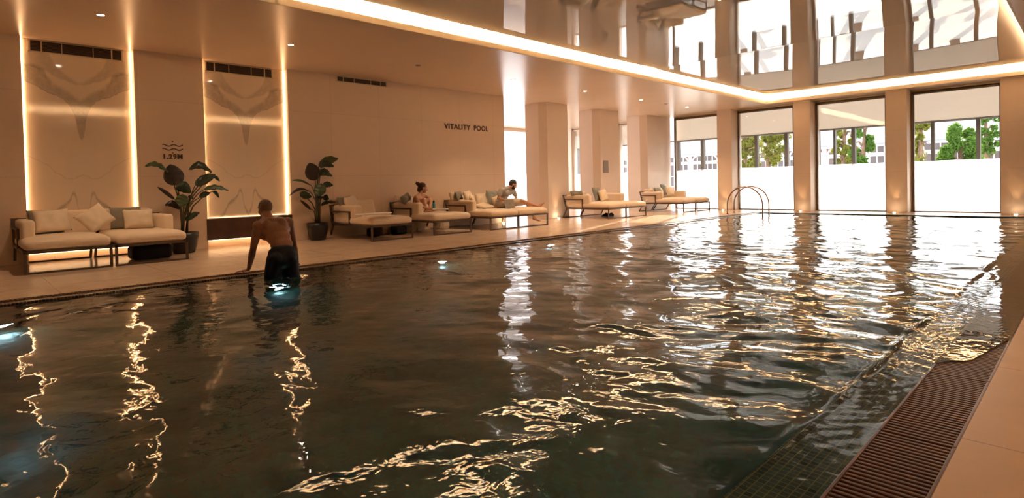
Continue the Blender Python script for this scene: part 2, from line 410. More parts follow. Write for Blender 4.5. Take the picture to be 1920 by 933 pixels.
winparts(5, *OPEN[0], [mx_(1081, 1086)], M_column); winparts(6, *OPEN[1], [mx_(1190, 1196)], M_column)
for i, k in enumerate((2, 3, 4, 5, 0, 1)):
    a, b_ = OPEN[k]; bm = bmesh.new(); box(bm, a - .15, b_ + .15, YF + .305, YF + .311, 2.64, 3.48)
    bm2 = bmesh.new(); tube(bm2, [(a - .15, YF + .308, 2.635), (b_ + .15, YF + .308, 2.635)], .012)
    o = tag(mobj('roller_blind', bm, M_blind), ('cream roller blind in the window left of the pool ladder', 'cream roller blind in the window behind the pool ladder',
        'cream roller blind in the second window from the right', 'cream roller blind in the rightmost window', 'cream roller blind seen in the gap left of the column with the grey wall panel',
        'cream roller blind seen in the gap right of the column with the grey wall panel')[i], 'blind', 'roller blinds half down in the windows')
    mobj('bottom_bar', bm2, M_frame_dk, o)
# west window of the lounge bay
root = bpy.data.objects.new('window_7', None); COL.objects.link(root); root.location = (XWW - .1, 15.7, 0); root['kind'] = 'structure'
bm = bmesh.new(); box(bm, XWW - .12, XWW - .115, 11.6, 19.8, 0, 3.4); mobj('frosted_panel', bm, M_frost, root)
bm = bmesh.new()
for y in (11.6, 14.3, 16.6, 19.75): box(bm, XWW - .1, XWW - .03, y, y + .05, 0, 3.4)
mobj('window_frame', bm, M_framed, root)

# ------------------------------------------------------------------ water
def water_height(X, Y):
    rng = np.random.RandomState(11); H = np.zeros_like(X)
    wx = X + .16 * np.sin(1.3 * Y + .7 * X) + .07 * np.sin(3.1 * Y - 1.7 * X + 1); wy = Y + .16 * np.sin(1.1 * X - .9 * Y + 2) + .07 * np.sin(2.9 * X + 2.2 * Y)
    for i in range(84):
        lam = .13 * (1.35 / .13) ** rng.rand(); k = 2 * PI / lam
        th = rng.normal(PI * .36, .75) if rng.rand() < .72 else rng.rand() * 2 * PI
        slope = .0108 * (lam / .8) ** .05
        H += slope / k * np.sin(k * (math.cos(th) * wx + math.sin(th) * wy) + rng.rand() * 6.28)
    env = .75 + .35 * np.sin(.55 * X + .4 * Y + .6) * np.sin(.33 * Y - .5)
    return H * env
xs = np.concatenate([np.arange(-7.625, XL0 - .12, .022), np.arange(XL0 - .12, XL1 + .003, .012)])
ysw = np.concatenate([np.arange(YB, 9, .024), np.arange(9, YPE + .001, .036)])
X, Y = np.meshgrid(xs, ysw)
H = water_height(X, Y)
# choppy water stirred up round the man, and calmer water in the near left corner
gm = np.exp(-(((X + 6.85) / .55) ** 2 + ((Y - 2.95) / .5) ** 2))
H += gm * (.0050 * np.sin(34 * X + 5 * np.sin(7 * Y)) * np.sin(29 * Y + 4 * np.sin(9 * X)) + .007 * np.sin(16 * X - 9 * Y + 1.5 * np.sin(11 * Y)) + .005 * np.sin(21 * Y + 13 * X))
H *= 1 - .22 * np.clip((3.2 - Y) / 1.5, 0, 1)
H *= 1 - .28 * np.exp(-(((X + 4.5) / 2.2) ** 2 + ((Y - .9) / 1.6) ** 2))
over = np.clip((X - (XL0 - .02)) / .04, 0, 1)
sh = np.clip((XP0 + .12 - X) / .12, 0, 1)
ridge = .010 * np.exp(-((X - (XL0 - .015 + .012 * np.sin(Y * 2.3) + .008 * np.sin(Y * 5.1))) / .014) ** 2) * (.5 + .5 * np.sin(Y * 1.7 + .8)) * np.clip((9 - Y) / 5, .1, 1)
small = .0011 * np.sin(55 * X + 14 * np.sin(3.1 * Y) + 9 * Y) * np.sin(37 * Y - 11 * X)
Z = WZ + H * (1 - .93 * over) * (1 - .8 * sh) + ridge - over * (.006 + .012 * np.clip((X - XL0) / .24, 0, 1)) + small * over
Z = np.where(over > 0, np.maximum(Z, -.046), Z); Z = np.where(sh > .99, np.maximum(Z, -.037), Z)
nx, ny = len(xs), len(ysw)
V = np.stack([X, Y, Z], -1).reshape(-1, 3)
idx = np.arange(nx * ny).reshape(ny, nx)
Fq = np.stack([idx[:-1, :-1], idx[:-1, 1:], idx[1:, 1:], idx[1:, :-1]], -1).reshape(-1, 4)
me = bpy.data.meshes.new('pool_water'); me.vertices.add(len(V)); me.vertices.foreach_set('co', V.ravel())
me.loops.add(Fq.size); me.loops.foreach_set('vertex_index', Fq.ravel().astype(np.int32))
me.polygons.add(len(Fq)); me.polygons.foreach_set('loop_start', np.arange(0, Fq.size, 4, dtype=np.int32)); me.polygons.foreach_set('loop_total', np.full(len(Fq), 4, dtype=np.int32))
me.update(); me.validate(); me.polygons.foreach_set('use_smooth', [True] * len(me.polygons))
m, nt, b = newmat('pool_water'); nt.nodes.remove(b); L = nt.links.new; N = nt.nodes.new
o_ = nt.nodes['Material Output']; tc = N('ShaderNodeTexCoord')
def nz(scale, det, sc3=(1, 1, 1)):
    mp = N('ShaderNodeMapping'); mp.inputs['Scale'].default_value = sc3; L(tc.outputs['Object'], mp.inputs[0])
    n = N('ShaderNodeTexNoise'); n.inputs['Scale'].default_value = scale; n.inputs['Detail'].default_value = det; n.inputs['Roughness'].default_value = .5; n.inputs['Distortion'].default_value = .6
    L(mp.outputs[0], n.inputs['Vector']); return n.outputs['Fac']
bp = N('ShaderNodeBump'); bp.inputs['Strength'].default_value = .5; bp.inputs['Distance'].default_value = .008; L(nz(7, 2.5), bp.inputs['Height'])
bp0 = bp; bp = N('ShaderNodeBump'); bp.inputs['Strength'].default_value = .5; bp.inputs['Distance'].default_value = .0011; L(nz(15, 2), bp.inputs['Height']); L(bp0.outputs[0], bp.inputs['Normal'])
fr = N('ShaderNodeFresnel'); fr.inputs['IOR'].default_value = 1.33; L(bp.outputs[0], fr.inputs['Normal'])
gl = N('ShaderNodeBsdfGlossy'); gl.inputs['Roughness'].default_value = .012; gl.inputs[0].default_value = (1, 1, 1, 1); L(bp.outputs[0], gl.inputs['Normal'])
rf = N('ShaderNodeBsdfRefraction'); rf.inputs['IOR'].default_value = 1.33; rf.inputs['Roughness'].default_value = 0; rf.inputs[0].default_value = (.66, .90, .84, 1); L(bp.outputs[0], rf.inputs['Normal'])
mx = N('ShaderNodeMixShader'); L(fr.outputs[0], mx.inputs[0]); L(rf.outputs[0], mx.inputs[1]); L(gl.outputs[0], mx.inputs[2]); L(mx.outputs[0], o_.inputs[0])
me.materials.append(m)
water = link(bpy.data.objects.new('pool_water', me)); tag(water, 'dark rippling water filling the whole swimming pool', 'water', kind='stuff')

# thin sheet of overflowing water on the far gratings
bm = bmesh.new(); gx = np.linspace(XL1 + .002, XG1 - .004, 12); gy = np.concatenate([np.linspace(0, 1, 60) ** 1.0 * 2.0, 2 + np.linspace(.03, 1, 330) * 11.7]); rows = []
for q in gy:
    row = []
    for x_ in gx:
        t_ = (x_ - gx[0]) / (gx[-1] - gx[0]); y0_ = 3.95 + .9 * t_ ** 2.2 + .05 * math.sin(40 * x_)
        y_ = y0_ + q * (18.55 - y0_) / 13.7
        z_ = -.0035 + .00022 * math.sin(60 * x_ + 9 * math.sin(3 * y_)) * math.sin(14 * y_ + 5 * math.sin(30 * x_)) 
        row.append(bm.verts.new((x_, y_, z_)))
    rows.append(row)
for A, B in zip(rows, rows[1:]):
    for k in range(len(gx) - 1): bm.faces.new((A[k], A[k + 1], B[k + 1], B[k]))
m2 = m.copy(); m2.name = 'still_water_film'
for n_ in m2.node_tree.nodes:
    if n_.type == 'BUMP': n_.inputs['Strength'].default_value = .22
wf = tag(mobj('water_film', bm, m2, None, True), 'thin shiny sheet of water lying over the far brown gratings', 'water', kind='stuff')
if wf.data.polygons[0].normal.z < 0: wf.data.flip_normals()

# underwater lamps in the lounge-side pool wall
for i, y in enumerate((.36, 3.06, 5.76, 8.46, 11.16, 13.86, 16.56)):
    bm = bmesh.new(); g = bmesh.ops.create_cone(bm, cap_ends=True, segments=28, radius1=.10, radius2=.085, depth=.03)
    bmesh.ops.rotate(bm, verts=bm.verts, matrix=Matrix.Rotation(PI / 2, 3, 'Y')); bmesh.ops.translate(bm, verts=bm.verts, vec=(XP0 + .016, y, -1.12))
    lbl = ('blue-white underwater lamp near the left edge of the pool view', 'blue-white underwater lamp shining right below the man in the pool', 'small white underwater lamp just right of the man in the pool',
           'dim underwater lamp in the pool wall below the man with the laptop')[min(i, 3)] if i < 4 else 'dim underwater lamp in the pool wall, the %s one toward the windows' % ('nearest', 'middle', 'farthest')[max(i - 4, 0)]
    o = tag(mobj('pool_light', bm, M_steel), lbl, 'pool light', 'underwater lamps in the pool wall')
    bm = bmesh.new(); bmesh.ops.create_circle(bm, cap_ends=True, segments=24, radius=.075)
    bmesh.ops.rotate(bm, verts=bm.verts, matrix=Matrix.Rotation(PI / 2, 3, 'Y')); bmesh.ops.translate(bm, verts=bm.verts, vec=(XP0 + .034, y, -1.12))
    mobj('lens', bm, M_poollight, o)

# ------------------------------------------------------------------ gratings
def grate_mesh(y0, y1):
    bm = bmesh.new(); n = int(round((y1 - y0) / .0312)); p = (y1 - y0 - .006) / n
    for k in range(n):
        y = y0 + .003 + p * (k + .5)
        box(bm, XL1 + .012, XG1 - .012, y - .0095, y + .0095, -.032, -.010, .004, 2)
    box(bm, XL1 + .001, XL1 + .013, y0 + .002, y1 - .002, -.04, -.008, .002); box(bm, XG1 - .013, XG1 - .001, y0 + .002, y1 - .002, -.04, -.006, .002)
    for x in (-.585, -.51, -.44): box(bm, x - .004, x + .004, y0 + .004, y1 - .004, -.05, -.030)
    return bm
g0 = None
for i in range(18):
    y0 = .76 + i
    if g0 is None:
        g0 = mobj('drain_grating', grate_mesh(0, 1.0), M_grate); o = g0
    else:
        o = g0.copy(); COL.objects.link(o)
    o.location = (0, y0, 0)
    tag(o, ('brown slatted drain grating section, number %s counted from the near end of the poolside channel' % ('one two three four five six seven eight nine ten eleven twelve thirteen fourteen fifteen sixteen seventeen eighteen'.split()[i])), 'grating', 'brown drain grating sections beside the pool')
g1 = None
for i in range(19):
    if g1 is None:
        bm = bmesh.new()
        for k in range(28): box(bm, -7.795, -7.748, k / 28 + .006, k / 28 + .024, -.03, -.004, .003)
        box(bm, -7.799, -7.790, 0, 1, -.03, -.003); box(bm, -7.752, -7.742, 0, 1, -.035, -.006)
        g1 = mobj('overflow_grating', bm, M_grate); o = g1
    else:
        o = g1.copy(); COL.objects.link(o)
    o.location = (0, -.4 + i, 0); tag(o, 'narrow slotted overflow grating in the lounge-side pool edge, %s piece from the near end' % ('first second third fourth fifth sixth seventh eighth ninth tenth eleventh twelfth thirteenth fourteenth fifteenth sixteenth seventeenth eighteenth nineteenth'.split()[i]), 'grating', 'narrow overflow gratings on the lounge side')

# ------------------------------------------------------------------ niches: marble, LEDs, benches, vents
MX = XW - .155
for i, (a, b_) in enumerate(NI):
    which = ('left', 'right')[i]; where = ('behind the big sofa', 'above the dark wooden bench')[i]
    bm = bmesh.new(); box(bm, MX - .012, MX, a + .01, b_ - .01, .55, ZS - .005)
    tag(mobj('marble_panel', bm, marble('marble_%d' % i, (a + b_) / 2, (b_ - a) / 2)), 'tall veined cream marble panel in the lit niche ' + where, 'marble panel')
    for j, y in enumerate((a + .012, b_ - .032)):
        strip(MX + .004, MX + .018, y + .003, y + .017, .56, ZS - .01, 'thin vertical warm light strip at the %s edge of the %s marble niche' % (('left', 'right')[j], which), M_ledm)
    strip(MX + .004, MX + .02, a + .04, b_ - .04, .552, .562, 'thin horizontal warm light strip along the foot of the %s marble panel' % which, emat('led_soft_%d' % i, LED, 1.2))
    bm = bmesh.new(); box(bm, XW - .165, XW + .012, a - .015, b_ + .012, .14, .545, .004)
    bench = tag(mobj('wall_bench', bm, M_wood), ('dark wooden floating wall bench behind the big sofa', 'dark wooden floating wall bench with light below, behind the standing man')[i], 'bench')
    strip(XW - .12, XW - .10, a + .02, b_ - .02, .125, .137, 'warm light strip under the floating bench of the %s niche' % which, emat('led_floor_%d' % i, LED, 3.5))
def vent(y0, y1, z0, z1, x, label):
    root = empty('air_vent', (x, (y0 + y1) / 2, z0), label, 'vent', 'slotted air vents along the top of the wall')
    bm = bmesh.new(); f = .016
    box(bm, x, x + .014, y0, y1, z0, z0 + f); box(bm, x, x + .014, y0, y0 + f + .01, z0, z1); box(bm, x, x + .014, y1 - f - .01, y1, z0, z1); box(bm, x, x + .014, y0, y1, z1 - .008, z1)
    W = y1 - y0
    for q, w in ((.13, .02), (.335, .01), (.665, .01), (.87, .02)): box(bm, x, x + .014, y0 + W * q - w / 2, y0 + W * q + w / 2, z0, z1)
    mobj('vent_frame', bm, M_lip, root)
    bm = bmesh.new(); box(bm, x - .001, x + .001, y0 + f, y1 - f, z0 + f, z1 - .008); mobj('vent_backing', bm, M_dark, root)
    bm = bmesh.new(); n = 8
    for k in range(n):
        z = z0 + f + (z1 - z0 - f) * (k + .5) / n; box(bm, x + .002, x + .010, y0 + f, y1 - f, z - .0035, z + .0035)
    s = mobj('vent_slats', bm, M_bronze, root)
vent(.965, 2.235, 3.345, 3.535, MX + .001, 'slotted air vent at the top of the left marble niche')
vent(3.54, 4.82, 3.345, 3.53, MX + .001, 'slotted air vent at the top of the middle marble niche behind the man')
vent(6.15, 7.43, 3.415, 3.535, XW + .001, 'slotted air vent high on the plain wall right of the niches')

# ------------------------------------------------------------------ lettering
def textmesh(body, size, origin, width, parent, name, m, spacing=1.0, bold=.004):
    cu = bpy.data.curves.new('t', 'FONT'); cu.body = body; cu.size = size; cu.extrude = .004; cu.space_character = spacing; cu.offset = bold
    o = bpy.data.objects.new('t', cu); COL.objects.link(o)
    bpy.context.view_layer.update(); dg = bpy.context.evaluated_depsgraph_get()
    me = bpy.data.meshes.new_from_object(o.evaluated_get(dg)); bpy.data.objects.remove(o)
    xs_ = [v.co.x for v in me.vertices]; w = max(xs_) - min(xs_); mn = min(xs_)
    ys_ = [v.co.y for v in me.vertices]; ymin = min(ys_); h = max(ys_) - ymin
    for v in me.vertices:
        x, y, z = v.co; v.co = Vector((origin[0] + z + .004, origin[1] + (x - mn) * width / w, origin[2] + (y - ymin) * size / h))
    me.materials.clear(); me.materials.append(m)
    return link(bpy.data.objects.new(name, me), parent)
r = empty('wall_lettering', (XW, 9.85, 2.53), 'brown capital letters reading VITALITY POOL on the plain wall', 'lettering')
textmesh('VITALITY', .142, (XW, 9.10, 2.535), .88, r, 'word', M_text, 1.12)
textmesh('POOL', .142, (XW, 10.10, 2.535), .52, r, 'word', M_text, 1.12)
r = empty('depth_sign', (XW, 2.91, 1.65), 'brown pool depth sign with waves and 1.29M on the wall above the palm', 'sign')
textmesh('1.29M', .092, (XW, 2.765, 1.660), .305, r, 'letters', M_text, 1.15)
bm = bmesh.new()
for dz in (0, .072):
    bm = bmesh.new(); P = [];
    for k in range(25):
        t = k / 24; P.append((XW + .003, 2.75 + .33 * t, 1.835 + dz + .015 * math.sin(t * 2 * PI * 2 - 2.3 + PI)))
    tube(bm, P, .009, 6)
    mobj('wave_symbol', bm, M_text, r)
for z, s in ((1.975, -1), (1.775, 1)):
    bm = bmesh.new(); v = [bm.verts.new((XW + .004, 2.915 + dy, z + dz)) for dy, dz in ((-.018, -.012 * s), (.018, -.012 * s), (0, .014 * s))]
    bm.faces.new(v); mobj('arrow_symbol', bm, M_text, r)
bm = bmesh.new(); box(bm, XW - .02, XW - .004, 15.86, 16.13, 1.40, 1.82, .006)
tag(mobj('wall_speaker', bm, pmat('grey_panel', (.30, .25, .21), .6)), 'small grey rectangular speaker panel on the column', 'speaker')

# ------------------------------------------------------------------ lamps
def downlight(x, y, label, power=DOWN_W):
    bm = bmesh.new(); lathe(bm, [(.062, 0), (.060, -.006), (.045, -.006), (.040, .0)], (x, y, ZS), 24, cap=False)
    o = tag(mobj('downlight', bm, M_lip, smooth=True), label, 'ceiling light', 'small round ceiling downlights')
    bm = bmesh.new(); lathe(bm, [(.043, -.003), (.001, -.0035)], (x, y, ZS), 24, cap=False); mobj('lens', bm, M_white_emit, o)
    ld = bpy.data.lights.new('downlight_beam', 'SPOT'); ld.energy = power; ld.color = (1, .70, .43); ld.spot_size = 1.9; ld.spot_blend = .9; ld.shadow_soft_size = .05
    l = bpy.data.objects.new('downlight_beam', ld); link(l, o); l.location = (x, y, ZS - .03)
for y, lb in ((1.585, 'round downlight in the ceiling above the big sofa'), (4.28, 'round downlight in the ceiling above the standing man'), (9.64, 'round downlight in the ceiling near the end of the plain wall'),
              (12.38, 'round downlight in the ceiling in front of the first column'), (15.1, 'round downlight in the ceiling in front of the second column'), (17.9, 'round downlight in the ceiling nearest the far windows')):
    downlight(-9.72, y, lb, DOWN_W if y < 6 else DOWN_W * 2.4)
for y, w in ((2.9, 'nearest'), (5.6, 'second nearest'), (8.3, 'third nearest'), (11.0, 'middle'), (13.7, 'second farthest'), (16.4, 'farthest')):
    downlight(.75, y, 'the %s round downlight above the stone deck beside the grating' % w, 22)
for (x, y, lb) in ((-9.76, 6.953, 'small grey ceiling sensor above the middle loungers'), (-9.727, 16.54, 'small grey ceiling sensor near the far windows')):
    bm = bmesh.new(); lathe(bm, [(.055, 0), (.055, -.008), (.03, -.02), (.001, -.02)], (x, y, ZS), 20, cap=False); tag(mobj('ceiling_sensor', bm, pmat('sensor_grey', (.30, .24, .18), .5), smooth=True), lb, 'sensor')
UP = [(-11.60, 13.36, 'first free-standing column'), (-9.28, 19.5, 'pillar behind the ladder'), (-6.69, 19.5, 'middle pillar of the window wall'), (-4.12, 19.5, 'pillar left of the rightmost window'), (-1.47, 19.5, 'wall beside the rightmost window'), (-11.58, 11.0, 'corner at the end of the plain wall')]
for (x, y, w) in UP:
    bm = bmesh.new(); lathe(bm, [(.05, 0), (.05, .006), (.036, .010)], (x, y, 0), 20, cap=False)
    o = tag(mobj('floor_uplight', bm, M_steel, smooth=True), 'small floor uplight at the foot of the ' + w, 'floor light', 'floor uplights')
    bm = bmesh.new(); lathe(bm, [(.036, .010), (.02, .018), (.001, .020)], (x, y, 0), 20, cap=False); mobj('lens', bm, M_upl, o, True)
    ld = bpy.data.lights.new('uplight_beam', 'SPOT'); ld.energy = 7; ld.color = (1, .62, .32); ld.spot_size = .75; ld.spot_blend = .9; ld.shadow_soft_size = .02
    l = bpy.data.objects.new('uplight_beam', ld); link(l, o); l.location = (x, y, .03)
    tgt = Vector((x, y, .03)) + (Vector((0, .16, 1)) if y > 15 else Vector((-.1, 0, 1)))
    l.rotation_euler = (tgt - Vector((x, y, .03))).to_track_quat('-Z', 'Y').to_euler()

# ------------------------------------------------------------------ outdoor place beyond the windows
YBD = 62.0
def bl(x, y): return py(x, y, YBD)
M_roof = pmat('grey_slate_roof', (.42, .45, .50), .6, noise_s=1.5, noise_a=.08)
M_stone = pmat('grey_painted_cladding', (.50, .53, .58), .7)
M_brick = pmat('red_brick', (.40, .20, .13), .8, noise_s=3, noise_a=.15)
M_white = pmat('white_window_paint', (.85, .84, .82), .5)
M_pane = pmat('dark_station_glass', (.10, .075, .08), .15, spec=.7)
bm = bmesh.new(); box(bm, -120, 60, YF + .6, 130, -1.4, -1.3); struct('paving', bm, pmat('light_paving', (.62, .60, .57), .8, noise_s=.4, noise_a=.06))
hb = empty('station_building', (-25, YBD, -1.3), 'long brick building with grey slate roof and white arched windows across the street', 'building')
zE = 4.45
bm = bmesh.new(); box(bm, -64, 20, YBD, YBD + .5, -1.3, zE); mobj('wall', bm, M_brick, hb)
bm = bmesh.new()
v = [bm.verts.new(p) for p in ((-64.5, YBD - .5, zE + .25), (20.5, YBD - .5, zE + .25), (20.5, YBD + 8, zE + 3.6), (-64.5, YBD + 8, zE + 3.6), (-64.5, YBD + 8, zE), (20.5, YBD + 8, zE), (-64.5, YBD - .5, zE + .1), (20.5, YBD - .5, zE + .1))]
bm.faces.new(v[0:4]); bm.faces.new((v[3], v[2], v[5], v[4])); bm.faces.new((v[6], v[7], v[1], v[0])); bm.faces.new((v[6], v[0], v[3], v[4])); bm.faces.new((v[7], v[5], v[2], v[1])); bm.faces.new((v[6], v[4], v[5], v[7]))
mobj('roof', bm, M_roof, hb)
bm = bmesh.new(); box(bm, -64.3, 20.3, YBD - .45, YBD, zE - .25, zE + .2); box(bm, -64.2, 20.2, YBD - .2, YBD, zE - .55, zE - .25); mobj('eaves', bm, M_stone, hb)
nb = 0; x = -62.0
while x < 16:
    w = 3.6
    bm = bmesh.new(); box(bm, x - .32, x + .08, YBD - .15, YBD + .02, -1.3, zE - .5); box(bm, x + .08, x + w - .32, YBD - .08, YBD, 3.05, 3.22); mobj('pilaster', bm, M_stone, hb)
    bm = bmesh.new(); box(bm, x + .15, x + w - .4, YBD - .03, YBD - .01, .4, 3.02)
    R2 = .75; x0_, x1_ = x + .15, x + w - .4; cy = 3.25
    pts = [(x0_, cy)] + [(x0_ + R2 - R2 * math.cos(t), cy + R2 * math.sin(t) * .95) for t in np.linspace(0, PI / 2, 8)] + [(x1_ - R2 + R2 * math.sin(t), cy + R2 * math.cos(t) * .95) for t in np.linspace(0, PI / 2, 8)] + [(x1_, cy)]
    vs = [bm.verts.new((a, YBD - .02, c_)) for a, c_ in pts[1:-1]]; bm.faces.new(vs)
    wi = mobj('window', bm, M_pane, hb)
    bm = bmesh.new()
    tube(bm, [(a, YBD - .07, c_) for a, c_ in pts[1:-1]], .085, 6, closed=True)
    for k in range(1, 5):
        xx = x0_ + (x1_ - x0_) * k / 5; h = cy + (.68 if 1 < k < 4 else .6); box(bm, xx - .05, xx + .05, YBD - .09, YBD - .03, cy, h); box(bm, xx - .045, xx + .045, YBD - .09, YBD - .03, .4, 3.02)
    for z in (.4, 1.6, 2.98): box(bm, x0_, x1_, YBD - .1, YBD - .03, z, z + .09)
    for xx in (x0_, x1_): box(bm, xx - .07, xx + .07, YBD - .1, YBD - .03, .4, 3.05)
    mobj('window_frame', bm, M_white, wi); x += w; nb += 1

def tree(px_, Yd, h_tr, r, hc, label, seed, lean=0, mleaf=None, nleaf=5200, low=False):
    rnd = random.Random(seed); P = py(px_, 300, Yd); bx, by = P.x, P.y; gz = -1.3
    root = empty('tree', (bx, by, gz), label, 'tree', 'trees outside the windows')
    bm = bmesh.new(); top = gz + h_tr + hc * .8
    pts = [(bx + lean * t * t + .12 * math.sin(4 * t + seed), by, gz + (top - gz) * t) for t in np.linspace(0, 1, 9)]
    tube(bm, pts, [.24 - .18 * t for t in np.linspace(0, 1, 9)], 10)
    for k in range(16):
        t = rnd.uniform(.32, .95); p = Vector(pts[int(t * 8)]); a = rnd.uniform(0, 2 * PI); l = r * rnd.uniform(.5, .95)
        q = p + Vector((math.cos(a) * l, math.sin(a) * l, l * .6)); tube(bm, [p, (p + q) / 2 + Vector((0, 0, .2)), q], [.07, .05, .02], 5)
    mobj('trunk', bm, M_bark, root, True)
    bm = bmesh.new(); zc = gz + h_tr + hc / 2
    cl = []
    for k in range(34):
        while True:
            d = Vector((rnd.uniform(-1, 1), rnd.uniform(-1, 1), rnd.uniform(-1, 1)))
            if d.length < 1: break
        cl.append((Vector((bx + lean + d.x * r * .8, by + d.y * r * .8, zc + d.z * hc * .46)), rnd.uniform(.35, .62) * r * .55))
    if low:
        for k in range(8): cl.append((Vector((bx + rnd.uniform(-.35, .35), by + rnd.uniform(-.3, .3), gz + rnd.uniform(.6, h_tr + .5))), .38))
    for k in range(nleaf):
        c_, rr = cl[rnd.randrange(len(cl))]
        d = Vector((rnd.gauss(0, 1), rnd.gauss(0, 1), rnd.gauss(0, 1))).normalized() * rr * rnd.uniform(.55, 1.05)
        p = c_ + d; s = rnd.uniform(.07, .15); n_ = (d.normalized() + Vector((rnd.gauss(0, .5), rnd.gauss(0, .5), rnd.gauss(0, .5) + .4))).normalized()
        u = n_.orthogonal().normalized(); u.rotate(Matrix.Rotation(rnd.uniform(0, 6.28), 3, n_)); w = n_.cross(u)
        vs = [bm.verts.new(p + u * s * a + w * s * b_ + n_ * c0) for a, b_, c0 in ((-1, 0, 0), (-.2, .42, .02), (1, 0, -.03), (-.2, -.42, .02))]
        bm.faces.new(vs)
    mobj('foliage', bm, mleaf, root)
M_bark = pmat('tree_bark', (.22, .14, .09), .9, noise_s=8, noise_a=.3)
def leafm(name, c, t):
    m, nt, b = newmat(name); nt.nodes.remove(b); L = nt.links.new; N = nt.nodes.new; o = nt.nodes['Material Output']
    d = N('ShaderNodeBsdfDiffuse'); tr = N('ShaderNodeBsdfTranslucent'); mx = N('ShaderNodeMixShader'); mx.inputs[0].default_value = .4
    d.inputs[0].default_value = (*c, 1); tr.inputs[0].default_value = (*t, 1); L(d.outputs[0], mx.inputs[1]); L(tr.outputs[0], mx.inputs[2]); L(mx.outputs[0], o.inputs[0]); return m
M_tl1 = leafm('tree_leaves_green', (.10, .20, .045), (.22, .38, .06)); M_tl2 = leafm('tree_leaves_yellow_green', (.20, .22, .05), (.42, .42, .10))
tree(1398, 40, 2.2, 1.15, 5.4, 'leafy tree seen at the left of the window behind the pool ladder', 1, 0, M_tl2, 5200)
tree(1440, 44, 3.2, 1.25, 5.0, 'tree with a bare reddish trunk in the middle of the window behind the pool ladder', 2, .3, M_tl2, 4600)
tree(1585, 42, 2.2, .80, 5.6, 'yellow-green tree standing in the left half of the second window from the right', 3, 0, M_tl2, 4200)
tree(1617, 37, 1.2, .72, 5.2, 'dense green tree in the middle of the second window from the right', 4, 0, M_tl1, 5200)
tree(1722, 38, 3.4, .62, 3.6, 'slim ivy-covered tree at the left side of the rightmost window', 5, 0, M_tl2, 3200, True)
tree(1798, 39, 1.0, 1.15, 4.6, 'dense bright green tree in the middle of the rightmost window', 6, 0, M_tl1, 7000)
tree(1853, 47, 3.3, .80, 4.2, 'light green tree at the right edge of the rightmost window', 8, 0, M_tl1, 3200)
tree(1088, 48, 1.6, 1.4, 4.6, 'pale tree glimpsed through the gap left of the second column', 9, 0, M_tl2, 2500)

# ------------------------------------------------------------------ loungers
def rail(bm, pts, w=.045, h=.03):
    """flat bar along axis-aligned-ish points"""
    for a, b_ in zip(pts, pts[1:]):
        a, b_ = Vector(a), Vector(b_); t = (b_ - a); l = t.length; t.normalize()
        ref = Vector((0, 1, 0)) if abs(t.y) < .7 else Vector((1, 0, 0))
        u = t.cross(ref).normalized(); v = t.cross(u)
        c0 = (a + b_) / 2; e = .5 * l + h * .35
        g = bmesh.ops.create_cube(bm, size=1)['verts']
        for q in g: q.co = c0 + t * (q.co.x * 2 * e) + u * (q.co.y * h) + v * (q.co.z * w)
def soft(bm, x0, x1, y0, y1, z0, z1, r, puff=0, seed=0):
    """soft cushion: finely divided rounded box with a crowned top"""
    n = 14
    old = set(bm.verts); g = bmesh.ops.create_cube(bm, size=2)['verts']
    es = list(set(e for v in g for e in v.link_edges)); bmesh.ops.subdivide_edges(bm, edges=es, cuts=n, use_grid_fill=True)
    vs = [v for v in bm.verts if v not in old]
    S = Vector(((x1 - x0) / 2, (y1 - y0) / 2, (z1 - z0) / 2)); C0 = Vector(((x0 + x1) / 2, (y0 + y1) / 2, (z0 + z1) / 2))
    for v in vs:
        # concentrate samples near the edges, then round
        q = Vector([math.copysign(abs(c_) ** .8 if abs(c_) < .999 else 1.0, c_) for c_ in v.co])
        p = Vector((q.x * S.x, q.y * S.y, q.z * S.z)); inner = Vector([max(-(S[k] - r), min(S[k] - r, p[k])) for k in range(3)])
        d = p - inner
        if d.length > 1e-9: p = inner + d.normalized() * r
        wob = noise.noise(Vector((p.x * 4, p.y * 4, seed + p.z * 3))) * .008
        f = max(0, 1 - (p.x / S.x) ** 6) * max(0, 1 - (p.y / S.y) ** 6)
        fy = max(0, 1 - (p.y / S.y) ** 2)
        p.z += (puff * f + wob) * (1 if p.z > 0 else 0)
        v.co = C0 + p
